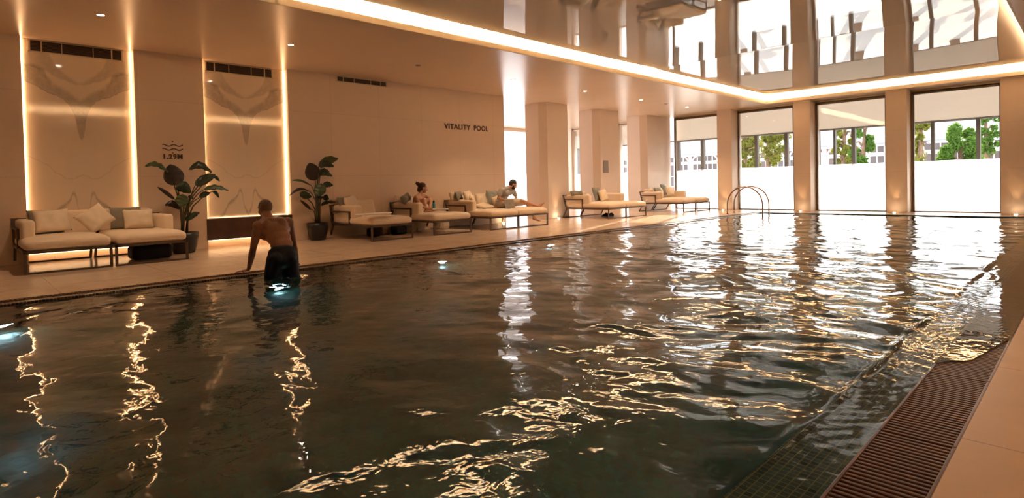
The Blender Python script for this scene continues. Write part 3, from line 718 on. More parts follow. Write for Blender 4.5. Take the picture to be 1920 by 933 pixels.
def lounger(y0, y1, left=False, right=False, back=True, label='', group='cream loungers along the wall', x_front=-9.99, depth=1.62, name='chaise_lounger'):
    xf, xb = x_front, x_front - depth
    root = empty(name, ((xf + xb) / 2, (y0 + y1) / 2, 0), label, 'lounger', group)
    zr = .30
    bm = bmesh.new(); box(bm, xf - .04, xf, y0, y1, zr - .025, zr + .012, .004); box(bm, xb, xb + .04, y0, y1, zr - .025, zr + .012, .004)
    box(bm, xb, xf, y0, y0 + .035, zr - .025, zr + .012, .004); box(bm, xb, xf, y1 - .035, y1, zr - .025, zr + .012, .004)
    for k in range(1, 7): xx = xb + (xf - xb) * k / 7; box(bm, xx - .02, xx + .02, y0 + .03, y1 - .03, zr - .02, zr)
    mobj('seat_frame', bm, M_bronze, root)
    bm = bmesh.new(); rail(bm, [(xf - .018, y0 + .018, zr), (xf - .018, y0 + .018, .014), (xf - .018, y1 - .018, .014), (xf - .018, y1 - .018, zr)], .036, .026)
    mobj('front_leg', bm, M_bronze, root)
    if depth > 1.2:
        bm = bmesh.new(); xo = xb - .14
        rail(bm, [(xb + .04, y0 + .018, zr), (xo, y0 + .018, .014), (xo, y1 - .018, .014), (xb + .04, y1 - .018, zr)], .036, .026)
    else:
        bm = bmesh.new(); xo = xb + .018
        rail(bm, [(xo, y0 + .018, zr), (xo, y0 + .018, .014), (xo, y1 - .018, .014), (xo, y1 - .018, zr)], .036, .026)
    mobj('rear_leg', bm, M_bronze, root)
    bm = bmesh.new(); soft(bm, (xb + .10 if back else xb + .01), xf + .005, y0 + .006, y1 - .006, zr + .01, .445, .062, .035, y0)
    mobj('seat_cushion', bm, M_fabric, root, True)
    xa = -10.64
    for flag, ys_, s in ((left, y0, 1), (right, y1, -1)):
        if not flag: continue
        bm = bmesh.new(); yy = ys_ + s * .012
        rail(bm, [(xb + .06, yy, zr), (xb - .01, yy, .36), (xb - .10, yy, .70)], .036, .03)
        rail(bm, [(xb - .05, yy, .57), (-10.875, yy, .57), (-10.875, yy, zr)], .036, .03)
        mobj('arm_frame', bm, M_bronze, root)
        bm = bmesh.new(); a, b_ = sorted((ys_ + s * .03, ys_ + s * .19))
        soft(bm, xb - .02, xa, a, b_, .32, .705, .045, 0, y0 + 3)
        mobj('arm_cushion', bm, M_fabric, root, True)
    if back:
        bm = bmesh.new(); 
        rail(bm, [(xb + .05, y0 + .02, zr), (xb - .02, y0 + .02, .38), (xb - .10, y0 + .02, .70)], .036, .026); rail(bm, [(xb + .05, y1 - .02, zr), (xb - .02, y1 - .02, .38), (xb - .10, y1 - .02, .70)], .036, .026)
        rail(bm, [(xb - .10, y0, .70), (xb - .10, y1, .70)], .036, .026); rail(bm, [(xb - .05, y0, .5), (xb - .05, y1, .5)], .036, .02)
        mobj('back_frame', bm, M_bronze, root)
        bm = bmesh.new(); soft(bm, -.09, .09, y0 + (.16 if left else .01), y1 - (.16 if right else .01), 0, .37, .05, 0, y0 + 7)
        for v in bm.verts: z = v.co.z; v.co.x += (xb + .13) - z * .28; v.co.z = z * .97 + .45
        mobj('back_cushion', bm, M_fabric, root, True)
    return root
lounger(.68, 1.672, left=True, label='left half of the big cream sofa under the marble panel, with a left armrest')
lounger(1.70, 2.66, right=True, label='right half of the big cream sofa, beside the first potted plant')
lounger(5.91, 6.89, left=True, label='cream lounger right of the second potted plant, folded towel on it')
lounger(7.43, 8.50, left=True, label='cream lounger on which the woman sits', x_front=-10.0)
lounger(9.03, 9.97, left=True, label='left half of the double lounger holding the laptop and several pillows', x_front=-9.95)
lounger(9.99, 11.08, label='right half of the double lounger, under the legs of the man in the grey shirt', x_front=-9.98)
lounger(13.60, 14.50, left=True, label='left half of the cream lounger in front of the second column', x_front=-9.9)
lounger(14.52, 15.62, right=False, back=False, label='right half of the cream lounger in front of the second column, black shoes below', x_front=-9.92)
bm = bmesh.new(); soft(bm, -11.42, -10.62, 15.3, 15.48, .44, .72, .05, 0, 5); 
tag(mobj('bolster_cushion', bm, M_fabric, None, True), 'cream upright end cushion at the right end of the lounger before the second column', 'cushion')
lounger(17.68, 18.52, left=True, label='left half of the farthest cream lounger beside the window', x_front=-9.78)
lounger(18.55, 19.5, right=True, label='right half of the farthest cream lounger beside the window', x_front=-9.75)

def pillow(px_, py_, X, w, h, t, rot, m, label, name='pillow', group='loose pillows on the loungers', seed=0):
    bm = bmesh.new(); n = 16; rnd = random.Random(seed)
    top = []; bot = []
    for s, L_ in ((1, top), (-1, bot)):
        for j in range(n + 1):
            row = []
            for i in range(n + 1):
                u, v = i / n * 2 - 1, j / n * 2 - 1
                k = (1 - u ** 4) * (1 - v ** 4); th = t / 2 * k ** .55
                pinch = 1 - .07 * (1 - abs(u) ** 2) * abs(v) ** 3; pin2 = 1 - .07 * (1 - abs(v) ** 2) * abs(u) ** 3
                wr = noise.noise(Vector((u * 2.3 + seed, v * 2.3, s * .5))) * .022 * k ** .5
                row.append(bm.verts.new((s * th + wr, u * w / 2 * pin2, v * h / 2 * pinch)))
            L_.append(row)
    for L_ in (top, bot):
        for j in range(n):
            for i in range(n): bm.faces.new((L_[j][i], L_[j][i + 1], L_[j + 1][i + 1], L_[j + 1][i]))
    bmesh.ops.remove_doubles(bm, verts=bm.verts, dist=.0008)
    o = mobj(name, bm, m, None, True)
    o.location = px(px_, py_, X); o.rotation_euler = rot
    return tag(o, label, 'pillow', group)
LN = -.32
P = pillow
P(86, 416, -11.20, .44, .40, .13, (0, LN, .12), M_green, 'sage grey pillow leaning behind the left beige pillow on the big sofa', seed=1)
P(97, 413.5, -11.02, .46, .36, .15, (.03, LN - .08, .18), M_fabric2, 'beige pillow at the left end of the big sofa', seed=2)
P(179, 409, -11.06, .43, .37, .15, (.60, LN - .15, .05), M_fabric2, 'crumpled beige pillow turned on its corner in the middle of the big sofa', seed=3)
P(236, 408, -11.20, .44, .38, .12, (0, LN, -.1), M_green, 'sage grey pillow behind the right beige pillow on the big sofa', seed=4)
P(260, 410, -11.04, .44, .34, .15, (-.03, LN - .05, .1), M_fabric2, 'beige pillow at the right end of the big sofa', seed=5)
P(650, 385, -11.38, .44, .42, .12, (.06, LN, .35), M_green, 'sage grey pillow tucked behind the beige one on the lounger with the folded towel', seed=6)
P(661, 386, -11.22, .44, .46, .15, (.12, LN, .55), M_fabric2, 'beige pillow on the lounger with the folded towel', seed=7)
P(761, 371.5, -11.15, .34, .20, .15, (.3, LN, .4), M_green, 'sage grey pillow lying on the armrest left of the woman', seed=8)
P(748, 373.5, -11.3, .24, .16, .10, (-.2, LN, .2), M_fabric2, 'small beige pillow corner behind the armrest left of the woman', seed=9)
P(851, 367.5, -11.35, .30, .22, .12, (0, LN, .2), M_fabric2, 'small cream pillow behind the left armrest of the double lounger', seed=10)
P(860, 366.5, -11.22, .26, .22, .10, (.1, LN, .2), M_green, 'small sage pillow behind the left armrest of the double lounger', seed=11)
P(879, 372, -11.12, .46, .42, .14, (.05, LN, .5), M_fabric2, 'large beige pillow leaning on the left armrest of the double lounger', seed=12)
P(886, 378, -10.95, .40, .34, .13, (.25, LN, .9), M_fabric2, 'creased cream pillow leaning in front of the large beige pillow', seed=13)
P(903, 374, -11.20, .42, .36, .14, (0, LN, .05), M_fabric2, 'square beige pillow upright in the middle of the double lounger', seed=14)
P(908, 386, -10.85, .50, .36, .10, (.08, -1.35, .2), M_fabric2, 'beige pillow lying flat in the middle of the double lounger', seed=15)
P(926, 373, -11.10, .48, .50, .14, (0, LN, .15), M_blue, 'grey-blue pillow behind the man in the grey shirt', seed=16)
P(933, 378.5, -10.96, .40, .34, .13, (.2, LN, .25), M_fabric2, 'striped beige pillow right behind the man in the grey shirt', seed=17)
P(1081, 362, -11.25, .60, .16, .14, (0, LN, .05), M_green, 'patterned grey pillow along the back of the lounger before the second column', seed=18)
P(1103, 371, -11.05, .38, .28, .13, (.1, LN, .6), M_fabric2, 'beige pillow inside the left armrest of the lounger before the second column', seed=19)
P(1120, 364, -11.2, .44, .46, .13, (0, LN, .1), M_blue, 'grey-blue pillow standing behind the creased beige one before the second column', seed=20)
P(1131, 366, -11.05, .44, .38, .14, (.1, LN, .1), M_fabric2, 'creased beige pillow before the second column', seed=21)
P(1222, 359, -11.2, .34, .24, .13, (.3, LN, .5), M_fabric2, 'cream pillow on the left armrest of the farthest lounger', seed=22)
P(1235, 361, -11.0, .56, .40, .14, (0, LN, .1), M_green, 'sage grey pillow on the farthest lounger', seed=23)
P(1246, 355.5, -11.28, .44, .46, .12, (0, LN, .1), M_blue, 'grey-blue pillow at the back of the farthest lounger', seed=24)
P(1256, 358, -11.0, .44, .34, .14, (0, LN, 0), M_fabric2, 'beige pillow in the right corner of the farthest lounger', seed=25)

def towel(pa, pb, z, w, th, label, n=3):
    a = fl(*pa, z); b_ = fl(*pb, z); d = (b_ - a); l = d.length; c0 = (a + b_) / 2
    bm = bmesh.new()
    for k in range(n):
        soft(bm, -w / 2 + .01 * k, w / 2 - .006 * k, -l / 2 + .012 * k, l / 2 - .008 * k, th * k / n, th * (k + 1.05) / n, th / n * .48, .004, k + z)
    o = mobj('folded_towel', bm, M_towel, None, True); o.location = c0; o.rotation_euler = (0, 0, math.atan2(d.y, d.x) - PI / 2)
    return tag(o, label, 'towel')
towel((673, 408.5), (727, 404), .485, .30, .07, 'folded white towel on the lounger right of the second plant')
towel((809, 397.5), (843, 396.5), .485, .26, .075, 'folded white towel on the lounger in front of the woman')
# bottle
bt = fl(813.5, 394, .482)
bt = px(813.5, 389, -11.05); bt.z = .485
bm = bmesh.new(); lathe(bm, [(.001, 0), (.036, .003), (.038, .02), (.036, .11), (.038, .15), (.03, .185), (.022, .195)], bt, 20, cap=False)
bo = tag(mobj('water_bottle', bm, pmat('teal_plastic', (.03, .26, .28), .2), None, True), 'teal sports bottle standing next to the woman', 'bottle')
bm = bmesh.new(); lathe(bm, [(.026, .193), (.028, .2), (.027, .225), (.014, .235), (.012, .25), (.001, .252)], bt, 20, cap=False); mobj('cap', bm, M_black, bo, True)
# ribbed stools behind the woman's lounger
for cx_, cy_, lb in ((-11.52, 7.98, 'small round cream stool under the wall end of the woman\'s lounger'), (-11.42, 8.72, 'small ribbed round stool just right of the woman\'s lounger')):
    bm = bmesh.new(); n = 48; prof = [(.15, 0), (.17, .01), (.19, .08), (.175, .18), (.14, .27), (.15, .285), (.001, .286)]
    rings = []
    for r_, z_ in prof: rings.append([bm.verts.new((cx_ + r_ * (1 + .035 * (k % 2) * (0 < z_ < .27)) * math.cos(2 * PI * k / n), cy_ + r_ * (1 + .035 * (k % 2) * (0 < z_ < .27)) * math.sin(2 * PI * k / n), z_)) for k in range(n)])
    for A, B in zip(rings, rings[1:]):
        for k in range(n): bm.faces.new((A[k], A[(k + 1) % n], B[(k + 1) % n], B[k]))
    tag(mobj('ribbed_stool', bm, pmat('stool_cream', (.60, .48, .36), .6)), lb, 'stool')
# bags and shoes under the loungers
def bag(c0, s, m, label):
    bm = bmesh.new(); soft(bm, -s[0] / 2, s[0] / 2, -s[1] / 2, s[1] / 2, 0, s[2], min(s) * .3, .02, s[0])
    o = mobj('bag', bm, m, None, True); o.location = c0
    bm = bmesh.new(); tube(bm, [(0 + c0[0], c0[1] - s[1] * .25, s[2] * .9), (c0[0], c0[1] - s[1] * .15, s[2] * 1.12), (c0[0], c0[1] + s[1] * .15, s[2] * 1.12), (c0[0], c0[1] + s[1] * .25, s[2] * .9)], .008, 6)
    mobj('handle', bm, m, o); return tag(o, label, 'bag')
bag((-11.1, 6.62, 0), (.26, .24, .17), M_black, 'black bag on the floor under the lounger with the folded towel')
bag((-11.2, 6.93, 0), (.22, .26, .18), M_brown, 'brown bag between two black bags, right of the folded-towel lounger')
bag((-11.1, 7.25, 0), (.30, .30, .19), M_black, 'black bag on the floor just left of the woman\'s lounger')
bag((-10.75, 2.30, 0), (.42, .56, .22), M_black, 'large black bag under the right half of the big sofa')
for k, (dx, dy) in enumerate(((0, 0), (.12, .10))):
    c0 = Vector((-10.95 + dx, 14.85 + dy, 0)); bm = bmesh.new()
    prof = [(-.14, .045, .07), (-.10, .05, .10), (-.03, .045, .105), (.03, .045, .075), (.09, .05, .055), (.14, .042, .035), (.155, .02, .02)]
    rings = []
    for t_, w_, h_ in prof: rings.append([bm.verts.new(c0 + Vector((w_ * math.cos(a), -t_, .004 + max(0, h_ * (.5 + .5 * math.sin(a)))))) for a in np.linspace(0, 2 * PI, 13)[:-1]])
    for A, B in zip(rings, rings[1:]):
        for q in range(12): bm.faces.new((A[q], A[(q + 1) % 12], B[(q + 1) % 12], B[q]))
    bm.faces.new(rings[0]); bm.faces.new(rings[-1])
    o = tag(mobj('shoe', bm, M_black, None, True), ('black sports shoe nearer the camera under the lounger before the second column', 'black sports shoe behind its mate under the lounger before the second column')[k], 'shoe', 'pair of black shoes')
    bm = bmesh.new(); box(bm, c0.x - .048, c0.x + .048, c0.y - .155, c0.y + .14, .0, .022, .01); mobj('sole', bm, pmat('shoe_sole', (.05, .04, .04), .6), o)

# ------------------------------------------------------------------ plants
def leaf(bm, b, t, w, n_hint, arch=.08, fold=.25, mi=0, tipw=1.0):
    b, t = Vector(b), Vector(t); ax = t - b; l = ax.length; a = ax.normalized()
    n_ = Vector(n_hint); n_ = (n_ - a * n_.dot(a)).normalized(); s = a.cross(n_)
    NU, NV = 14, 6; g = []
    for i in range(NU + 1):
        u = i / NU; c0 = b + ax * u + Vector((0, 0, 1)) * arch * math.sin(PI * min(1, u * 1.0)) * 1.0
        hw = w / 2 * (math.sin(PI * min(1, u ** .82)) ** .62 if 0 < u < 1 else .03)
        row = []
        for j in range(NV + 1):
            v = j / NV * 2 - 1
            row.append(bm.verts.new(c0 + s * hw * v - n_ * (abs(v) ** 1.5 * hw * fold) + n_ * .012 * math.sin(u * 22 + v * 2) * abs(v) * (w > .08)))
        g.append(row)
    for i in range(NU):
        for j in range(NV):
            f = bm.faces.new((g[i][j], g[i][j + 1], g[i + 1][j + 1], g[i + 1][j])); f.material_index = mi
def plant(name_lab, pot_c, pot_r, pot_h, leaves, Xp, sx=1.0):
    root = empty('potted_plant', (pot_c[0], pot_c[1], 0), name_lab, 'plant', 'potted plants with large leaves')
    bm = bmesh.new(); lathe(bm, [(.001, 0), (pot_r * .62, 0), (pot_r * .70, .01), (pot_r * .86, pot_h * .35), (pot_r * .97, pot_h * .7), (pot_r, pot_h), (pot_r * .93, pot_h), (pot_r * .9, pot_h - .04)], (pot_c[0], pot_c[1], 0), 40, cap=False)
    mobj('pot', bm, M_pot, root, True)
    bm = bmesh.new(); lathe(bm, [(.001, pot_h - .04), (pot_r * .91, pot_h - .045)], (pot_c[0], pot_c[1], 0), 30, cap=False); mobj('soil', bm, M_soil, root)
    rnd = random.Random(int(pot_c[1] * 10)); view = (CAMLOC - Vector((Xp, pot_c[1], 1.2))).normalized(); camr = RM @ Vector((1, 0, 0))
    for k, (bx, by, tx, ty, w, kind, dxb, dxt, arch, nz_) in enumerate(leaves):
        B = px(bx, by, Xp + dxb); T = px(tx, ty, Xp + dxt)
        nh = view * (1 if nz_ < 1 else .25) + Vector((0, 0, nz_))
        bm = bmesh.new(); leaf(bm, B, T, w, nh, arch, .22)
        L_ = mobj('leaf', bm, (M_leaf, M_leaf2, M_leaf3)[kind], root, True)
        sd = L_.modifiers.new('s', 'SOLIDIFY'); sd.thickness = .003
        S = Vector((pot_c[0] + rnd.uniform(-.05, .05), pot_c[1] + rnd.uniform(-.06, .06), pot_h - .05))
        mid = S.lerp(B, .5) + Vector((0, (S.y - B.y) * .22, .12)); q = S.lerp(B, .8) + Vector((0, (S.y - B.y) * .12, .07))
        ax = (T - B).normalized()
        bm = bmesh.new(); tube(bm, [S, S.lerp(mid, .5) + Vector((0, (S.y - B.y) * .06, .04)), mid, q, B, B + ax * .05], [.017, .015, .012, .009, .007, .004], 7)
        mobj('stalk', bm, M_stem, L_, True)
# base px, tip px, width m, kind, depth offset base/tip, arch, upward-normal
L1 = [(316, 322, 271, 312, .12, 1, .0, .05, .09, .8), (331, 347, 319, 308, .31, 2, .06, .0, .0, .1), (397, 322, 354, 318, .15, 0, .0, .05, .11, .5), (366, 347, 404, 327, .17, 0, .1, .1, .02, .3),
      (382, 355, 428, 357, .12, 1, .1, .15, .06, .9), (331, 349, 358, 361, .20, 0, .12, .18, .05, .3), (343, 364, 340, 388, .20, 1, .18, .2, -.0, .1), (328, 374, 295, 350, .065, 2, .0, .0, .01, .2),
      (337, 391, 309, 384, .12, 2, .05, .0, .06, .3), (374, 370, 394, 361, .10, 0, .0, .0, .02, .2), (399, 358, 411, 371, .06, 0, 0, 0, .03, .2), (347, 413, 374, 398, .11, 0, .1, .15, .02, .5), (400, 330, 412, 340, .06, 0, 0, 0, .02, .2), (356, 372, 360, 366, .09, 0, 0, 0, .0, .1)]
plant('tall potted plant with big dark leaves between the marble niches, behind the sofa', (-11.15, 2.90), .235, .36, L1, -11.15)
L2 = [(591.5, 338, 580.5, 305, .31, 2, .05, .0, .0, .1), (597, 326, 623, 330, .17, 0, .1, .12, .07, .4), (597, 313, 634, 297, .20, 1, .0, .1, .06, .5), (603, 306, 626, 312, .15, 0, .08, .1, .03, .3), (583, 347, 547, 338, .07, 1, .0, .0, .045, .9),
      (604, 344, 595.5, 368, .24, 1, .15, .18, .0, .1), (580, 358, 542.5, 367, .07, 2, .0, .05, .09, .6), (562, 362, 584, 369, .16, 1, -.1, -.08, .0, .2), (605, 347, 624.5, 347, .13, 0, .0, .05, .02, .3),
      (606, 369, 617, 373, .13, 0, .05, .1, .01, .2), (601, 385, 629, 380, .085, 0, .0, .05, .05, .6), (583, 393, 562.5, 375, .06, 2, .0, .0, .01, .2), (592, 371, 609, 369, .06, 0, .1, .1, .0, .4)]
plant('tall potted plant with big dark leaves right of the standing man', (-11.42, 5.48), .215, .36, L2, -11.42)

# ------------------------------------------------------------------ pool ladder
root = empty('pool_ladder', (-7.5, 17.4, 0), 'curved metal pool ladder handrails at the far end of the pool', 'ladder')
for y in (17.25, 17.72):
    bm = bmesh.new(); cxl, rl = -7.52, .54; P_ = [(cxl - rl, y, .0), (cxl - rl, y, .15)] + [(cxl - rl * math.cos(t), y, .30 + rl * math.sin(t)) for t in np.linspace(0, PI, 26)] + [(cxl + rl, y, .1), (cxl + rl - .02, y, -.7)]
    h = mobj('handrail', (tube(bm, P_, .021, 12), bm)[1], M_steel, root, True)
    bm = bmesh.new(); lathe(bm, [(.001, .0), (.05, .0), (.05, .010), (.024, .022)], (cxl - rl, y, 0), 20, cap=False); mobj('floor_flange', bm, M_steel, h, True)
bm = bmesh.new(); box(bm, -7.05, -6.96, 17.25, 17.72, -.36, -.32, .01); mobj('tread', bm, M_steel, root)
bm = bmesh.new(); box(bm, -7.05, -6.96, 17.25, 17.72, -.66, -.62, .01); mobj('tread', bm, M_steel, root)

# ------------------------------------------------------------------ people
M_skin_d = pmat('brown_skin', (.24, .09, .04), .40, spec=.5, noise_s=6, noise_a=.12)
M_skin_w = pmat('tanned_skin', (.52, .27, .16), .5, noise_s=6, noise_a=.06)
M_skin_m = pmat('light_tanned_skin', (.50, .25, .14), .5, noise_s=6, noise_a=.06)
M_hair_d = pmat('dark_hair', (.018, .010, .008), .5, bump=.6, bump_s=180)
M_hair_r = pmat('auburn_brown_hair', (.050, .014, .008), .45, bump=.6, bump_s=160)
M_navy = pmat('wet_navy_shorts', (.005, .006, .012), .6, spec=.3, bump=.4, bump_s=30)
M_tee = pmat('grey_tee_shirt', (.40, .36, .32), .9, bump=.3, bump_s=60)
M_short = pmat('beige_shorts', (.50, .40, .30), .9)
def capsule(bm, a, b_, ra, rb, n=14):
    a, b_ = Vector(a), Vector(b_); t = b_ - a; l = max(t.length, 1e-5); t.normalize(); u = t.orthogonal().normalized(); v = t.cross(u)
    rings = []; K = 5
    prof = [(-ra * math.cos(k / K * PI / 2), ra * math.sin(k / K * PI / 2)) for k in range(1, K + 1)] + [(l + rb * math.sin(k / K * PI / 2), rb * math.cos(k / K * PI / 2)) for k in range(0, K)]
    p0 = bm.verts.new(a - t * ra); p1 = bm.verts.new(b_ + t * rb)
    for z, r in prof: rings.append([bm.verts.new(a + t * z + (u * math.cos(2 * PI * k / n) + v * math.sin(2 * PI * k / n)) * r) for k in range(n)])
    for A, B in zip(rings, rings[1:]):
        for k in range(n): bm.faces.new((A[k], A[(k + 1) % n], B[(k + 1) % n], B[k]))
    for k in range(n): bm.faces.new((p0, rings[0][(k + 1) % n], rings[0][k])); bm.faces.new((p1, rings[-1][k], rings[-1][(k + 1) % n]))
def ell(bm, c0, r, axes=None, n=20):
    c0 = Vector(c0); g = bmesh.ops.create_uvsphere(bm, u_segments=n, v_segments=n // 2 + 2, radius=1)['verts']
    for v in g:
        p = Vector((v.co.x * r[0], v.co.y * r[1], v.co.z * r[2]))
        if axes is not None: p = axes @ p
        v.co = c0 + p
def fuse(name, bm, m, parent, voxel=.009, smooth=6, sub=0):
    o = mobj(name, bm, m, None, True)
    r = o.modifiers.new('r', 'REMESH'); r.mode = 'VOXEL'; r.voxel_size = voxel; r.use_smooth_shade = True
    s = o.modifiers.new('s', 'SMOOTH'); s.iterations = smooth; s.factor = .5
    dg = bpy.context.evaluated_depsgraph_get(); me = bpy.data.meshes.new_from_object(o.evaluated_get(dg)); o.modifiers.clear()
    old = o.data; o.data = me; bpy.data.meshes.remove(old)
    for p in me.polygons: p.use_smooth = True
    if parent is not None:
        o.parent = parent; o.matrix_parent_inverse = parent.matrix_basis.inverted()
    return o
def frame(fwd, up):
    f = Vector(fwd).normalized(); u = Vector(up); u = (u - f * u.dot(f)).normalized(); s = u.cross(f)   # s = person's left
    return Matrix((f, s, u)).transposed()
def head(bm, c0, A, k=1.0):
    """skull, jaw, nose, brow, ears; A columns: forward, left, up"""
    c0 = Vector(c0)
    def P(x, y, z): return c0 + A @ (Vector((x, y, z)) * k)
    ell(bm, P(-.008, 0, .022), (.098 * k, .076 * k, .098 * k), A); ell(bm, P(.030, 0, -.045), (.060 * k, .056 * k, .070 * k), A)
    ell(bm, P(.062, 0, -.092), (.024 * k, .026 * k, .018 * k), A)
    capsule(bm, P(.086, 0, .012), P(.108, 0, -.026), .009 * k, .014 * k); ell(bm, P(.080, 0, .030), (.018 * k, .05 * k, .012 * k), A)
    ell(bm, P(.088, 0, -.058), (.012 * k, .026 * k, .007 * k), A); ell(bm, P(.086, 0, -.070), (.011 * k, .022 * k, .007 * k), A)
    for s in (-1, 1):
        ell(bm, P(-.005, s * .080, -.008), (.018 * k, .009 * k, .032 * k), A); ell(bm, P(.05, s * .04, -.03), (.03 * k, .024 * k, .024 * k), A)
def hand(bm, wr, fwd, palm_n, s=1, curl=.35, k=1.0, thumb=1):
    """palm and five separate fingers. fwd: direction of fingers, palm_n: out of the palm, thumb: side"""
    f = Vector(fwd).normalized(); n_ = Vector(palm_n); n_ = (n_ - f * n_.dot(f)).normalized(); sd = f.cross(n_) * thumb
    wr = Vector(wr)
    for q in (-.5, -.17, .17, .5): capsule(bm, wr + sd * q * .035 * k, wr + f * .085 * k + sd * q * .064 * k, .017 * k, .0125 * k, 10)
    for q, l in ((.52, .068), (.18, .078), (-.17, .072), (-.5, .055)):
        b0 = wr + f * .088 * k + sd * q * .068 * k; d = f.copy(); p = b0; r = .0092 * k
        for j, seg in enumerate((.45, .32, .26)):
            d = (d + n_ * curl * (.5 + .4 * j)).normalized(); e = p + d * l * seg * k; capsule(bm, p, e, r, r * .9, 8); p = e; r *= .9
    t0 = wr + f * .022 * k + sd * .026 * k; t1 = t0 + (f * .6 + sd * .75 + n_ * .2).normalized() * .042 * k; t2 = t1 + (f * .85 + sd * .35 + n_ * .25).normalized() * .034 * k
    capsule(bm, t0, t1, .014 * k, .011 * k, 8); capsule(bm, t1, t2, .0105 * k, .0085 * k, 8)
def foot(bm, heel, toe_dir, up, k=1.0):
    A = frame(toe_dir, up); heel = Vector(heel)
    def P(x, y, z): return heel + A @ (Vector((x, y, z)) * k)
    capsule(bm, P(0, 0, .03), P(.12, 0, .022), .034 * k, .032 * k); capsule(bm, P(.12, -.016, .018), P(.17, -.02, .014), .026 * k, .018 * k); capsule(bm, P(.12, .016, .018), P(.165, .02, .014), .026 * k, .018 * k)
    capsule(bm, P(.02, 0, .07), P(.10, 0, .04), .032 * k, .026 * k)
    for q, l in ((-.034, .045), (-.016, .04), (0, .037), (.015, .032), (.029, .027)): capsule(bm, P(.175, q, .012), P(.175 + l, q * 1.1, .009), .0085 * k, .0075 * k, 8)
def limb(bm, pts):
    for (a, ra), (b_, rb) in zip(pts, pts[1:]): capsule(bm, a, b_, ra, rb)

# --- man climbing out of the pool, seen from behind
def manp(x, y, X): return px(x, y, X)
root = empty('person', (-7.3, 3.0, -.03), 'bare-backed man in dark wet swim shorts leaning on the pool edge', 'person')
pel = manp(529, 480, -7.30); wai = manp(528, 458, -7.34); che = manp(516, 432, -7.46); upb = manp(510, 418, -7.53); nk = manp(501, 404, -7.60); hd = manp(496.5, 391.5, -7.67)
shl = manp(484, 424, -7.52); shr = manp(541, 417, -7.46)
ell_ = manp(474.5, 467, -7.50); wrl = manp(467, 503, -7.74); wrl.z = .055
elr = manp(550.5, 455, -7.50); wrr = manp(556, 487, -7.72); wrr.z = .06
back_dir = (shr - shl).normalized(); up_ = (upb - pel).normalized(); A = Matrix((back_dir.cross(up_).normalized() * -1, back_dir * -1, up_)).transposed()
bm = bmesh.new()
def el(c0, r): ell(bm, c0, r, A)
el(pel, (.105, .165, .12)); el(wai, (.088, .140, .11)); el((wai + che) / 2, (.098, .152, .12)); el(che, (.112, .185, .13)); el(upb, (.095, .205, .085))
for s_, sh_ in ((1, shl), (-1, shr)):
    ell(bm, sh_, (.066, .068, .075), A); capsule(bm, che + (sh_ - che) * .5, sh_, .085, .062); capsule(bm, nk - Vector((0, 0, .03)), sh_ + Vector((0, 0, .012)), .048, .045)
    lat = che.lerp(sh_, .62) + Vector((0, 0, -.10)); capsule(bm, lat, wai + (sh_ - che) * .30 + Vector((0, 0, .05)), .062, .045)
    sc_ = che.lerp(sh_, .50) + A @ Vector((-.070, 0, .02)); ell(bm, sc_, (.030, .058, .075), A)
capsule(bm, upb, nk, .068, .060); capsule(bm, nk, hd - Vector((0, 0, .02)), .060, .058)
limb(bm, [(shl, .058), (shl.lerp(ell_, .35), .057), (ell_, .040), (ell_.lerp(wrl, .28), .045), (wrl, .027)])
limb(bm, [(shr, .058), (shr.lerp(elr, .35), .056), (elr, .040), (elr.lerp(wrr, .28), .044), (wrr, .027)])
hand(bm, wrl + Vector((0, 0, -.022)), (-.45, -.89, -.12), (0, 0, -1), curl=.10, thumb=1); hand(bm, wrr + Vector((-.01, 0, -.02)), (-1, .1, -.2), (0, 0, -1), curl=.10, thumb=-1)
Ah = frame((-.93, -.32, -.12), (-.25, -.12, .95)); head(bm, hd, Ah, .98)
hl, hr = pel - back_dir * .085, pel + back_dir * .085
for h_, kn in ((hl, Vector((-7.42, 2.86, -.50))), (hr, Vector((-7.36, 3.16, -.52)))):
    limb(bm, [(h_ + Vector((0, 0, -.03)), .092), (kn, .060), (kn + Vector((.05, 0, -.12)), .056), (kn + Vector((.10, 0, -.42)), .036)]); foot(bm, kn + Vector((.12, 0, -.47)), (-1, 0, -.1), (0, 0, 1))
body = fuse('body', bm, M_skin_d, root, .0085, 5)
bm = bmesh.new(); ell(bm, hd + Ah @ Vector((-.018, 0, .030)), (.0985, .0785, .0965), Ah, 32)
for v in [v for v in bm.verts if (Ah.transposed() @ (v.co - hd)).z < (.018 if (Ah.transposed() @ (v.co - hd)).x > -.03 else -.035) or (Ah.transposed() @ (v.co - hd)).x > .055]: bm.verts.remove(v)
mobj('hair', bm, pmat('very_short_hair', (.13, .055, .030), .6, bump=.4, bump_s=300), root, True)
bm = bmesh.new()
el(pel + Vector((0, 0, .05)), (.112, .172, .10)); el(pel, (.122, .182, .12)); el(pel + Vector((.02, 0, -.06)), (.125, .18, .10))
for s_, kn in ((-1, Vector((-7.42, 2.86, -.50))), (1, Vector((-7.36, 3.16, -.52)))):
    h_ = pel + back_dir * .09 * s_; capsule(bm, h_ + Vector((.01, 0, -.03)), h_.lerp(kn, .62), .108, .105)
    ell(bm, pel + back_dir * .075 * s_ + A @ Vector((-.06, 0, -.03)), (.07, .085, .09), A)
fuse('swim_shorts', bm, M_navy, root, .010, 4)

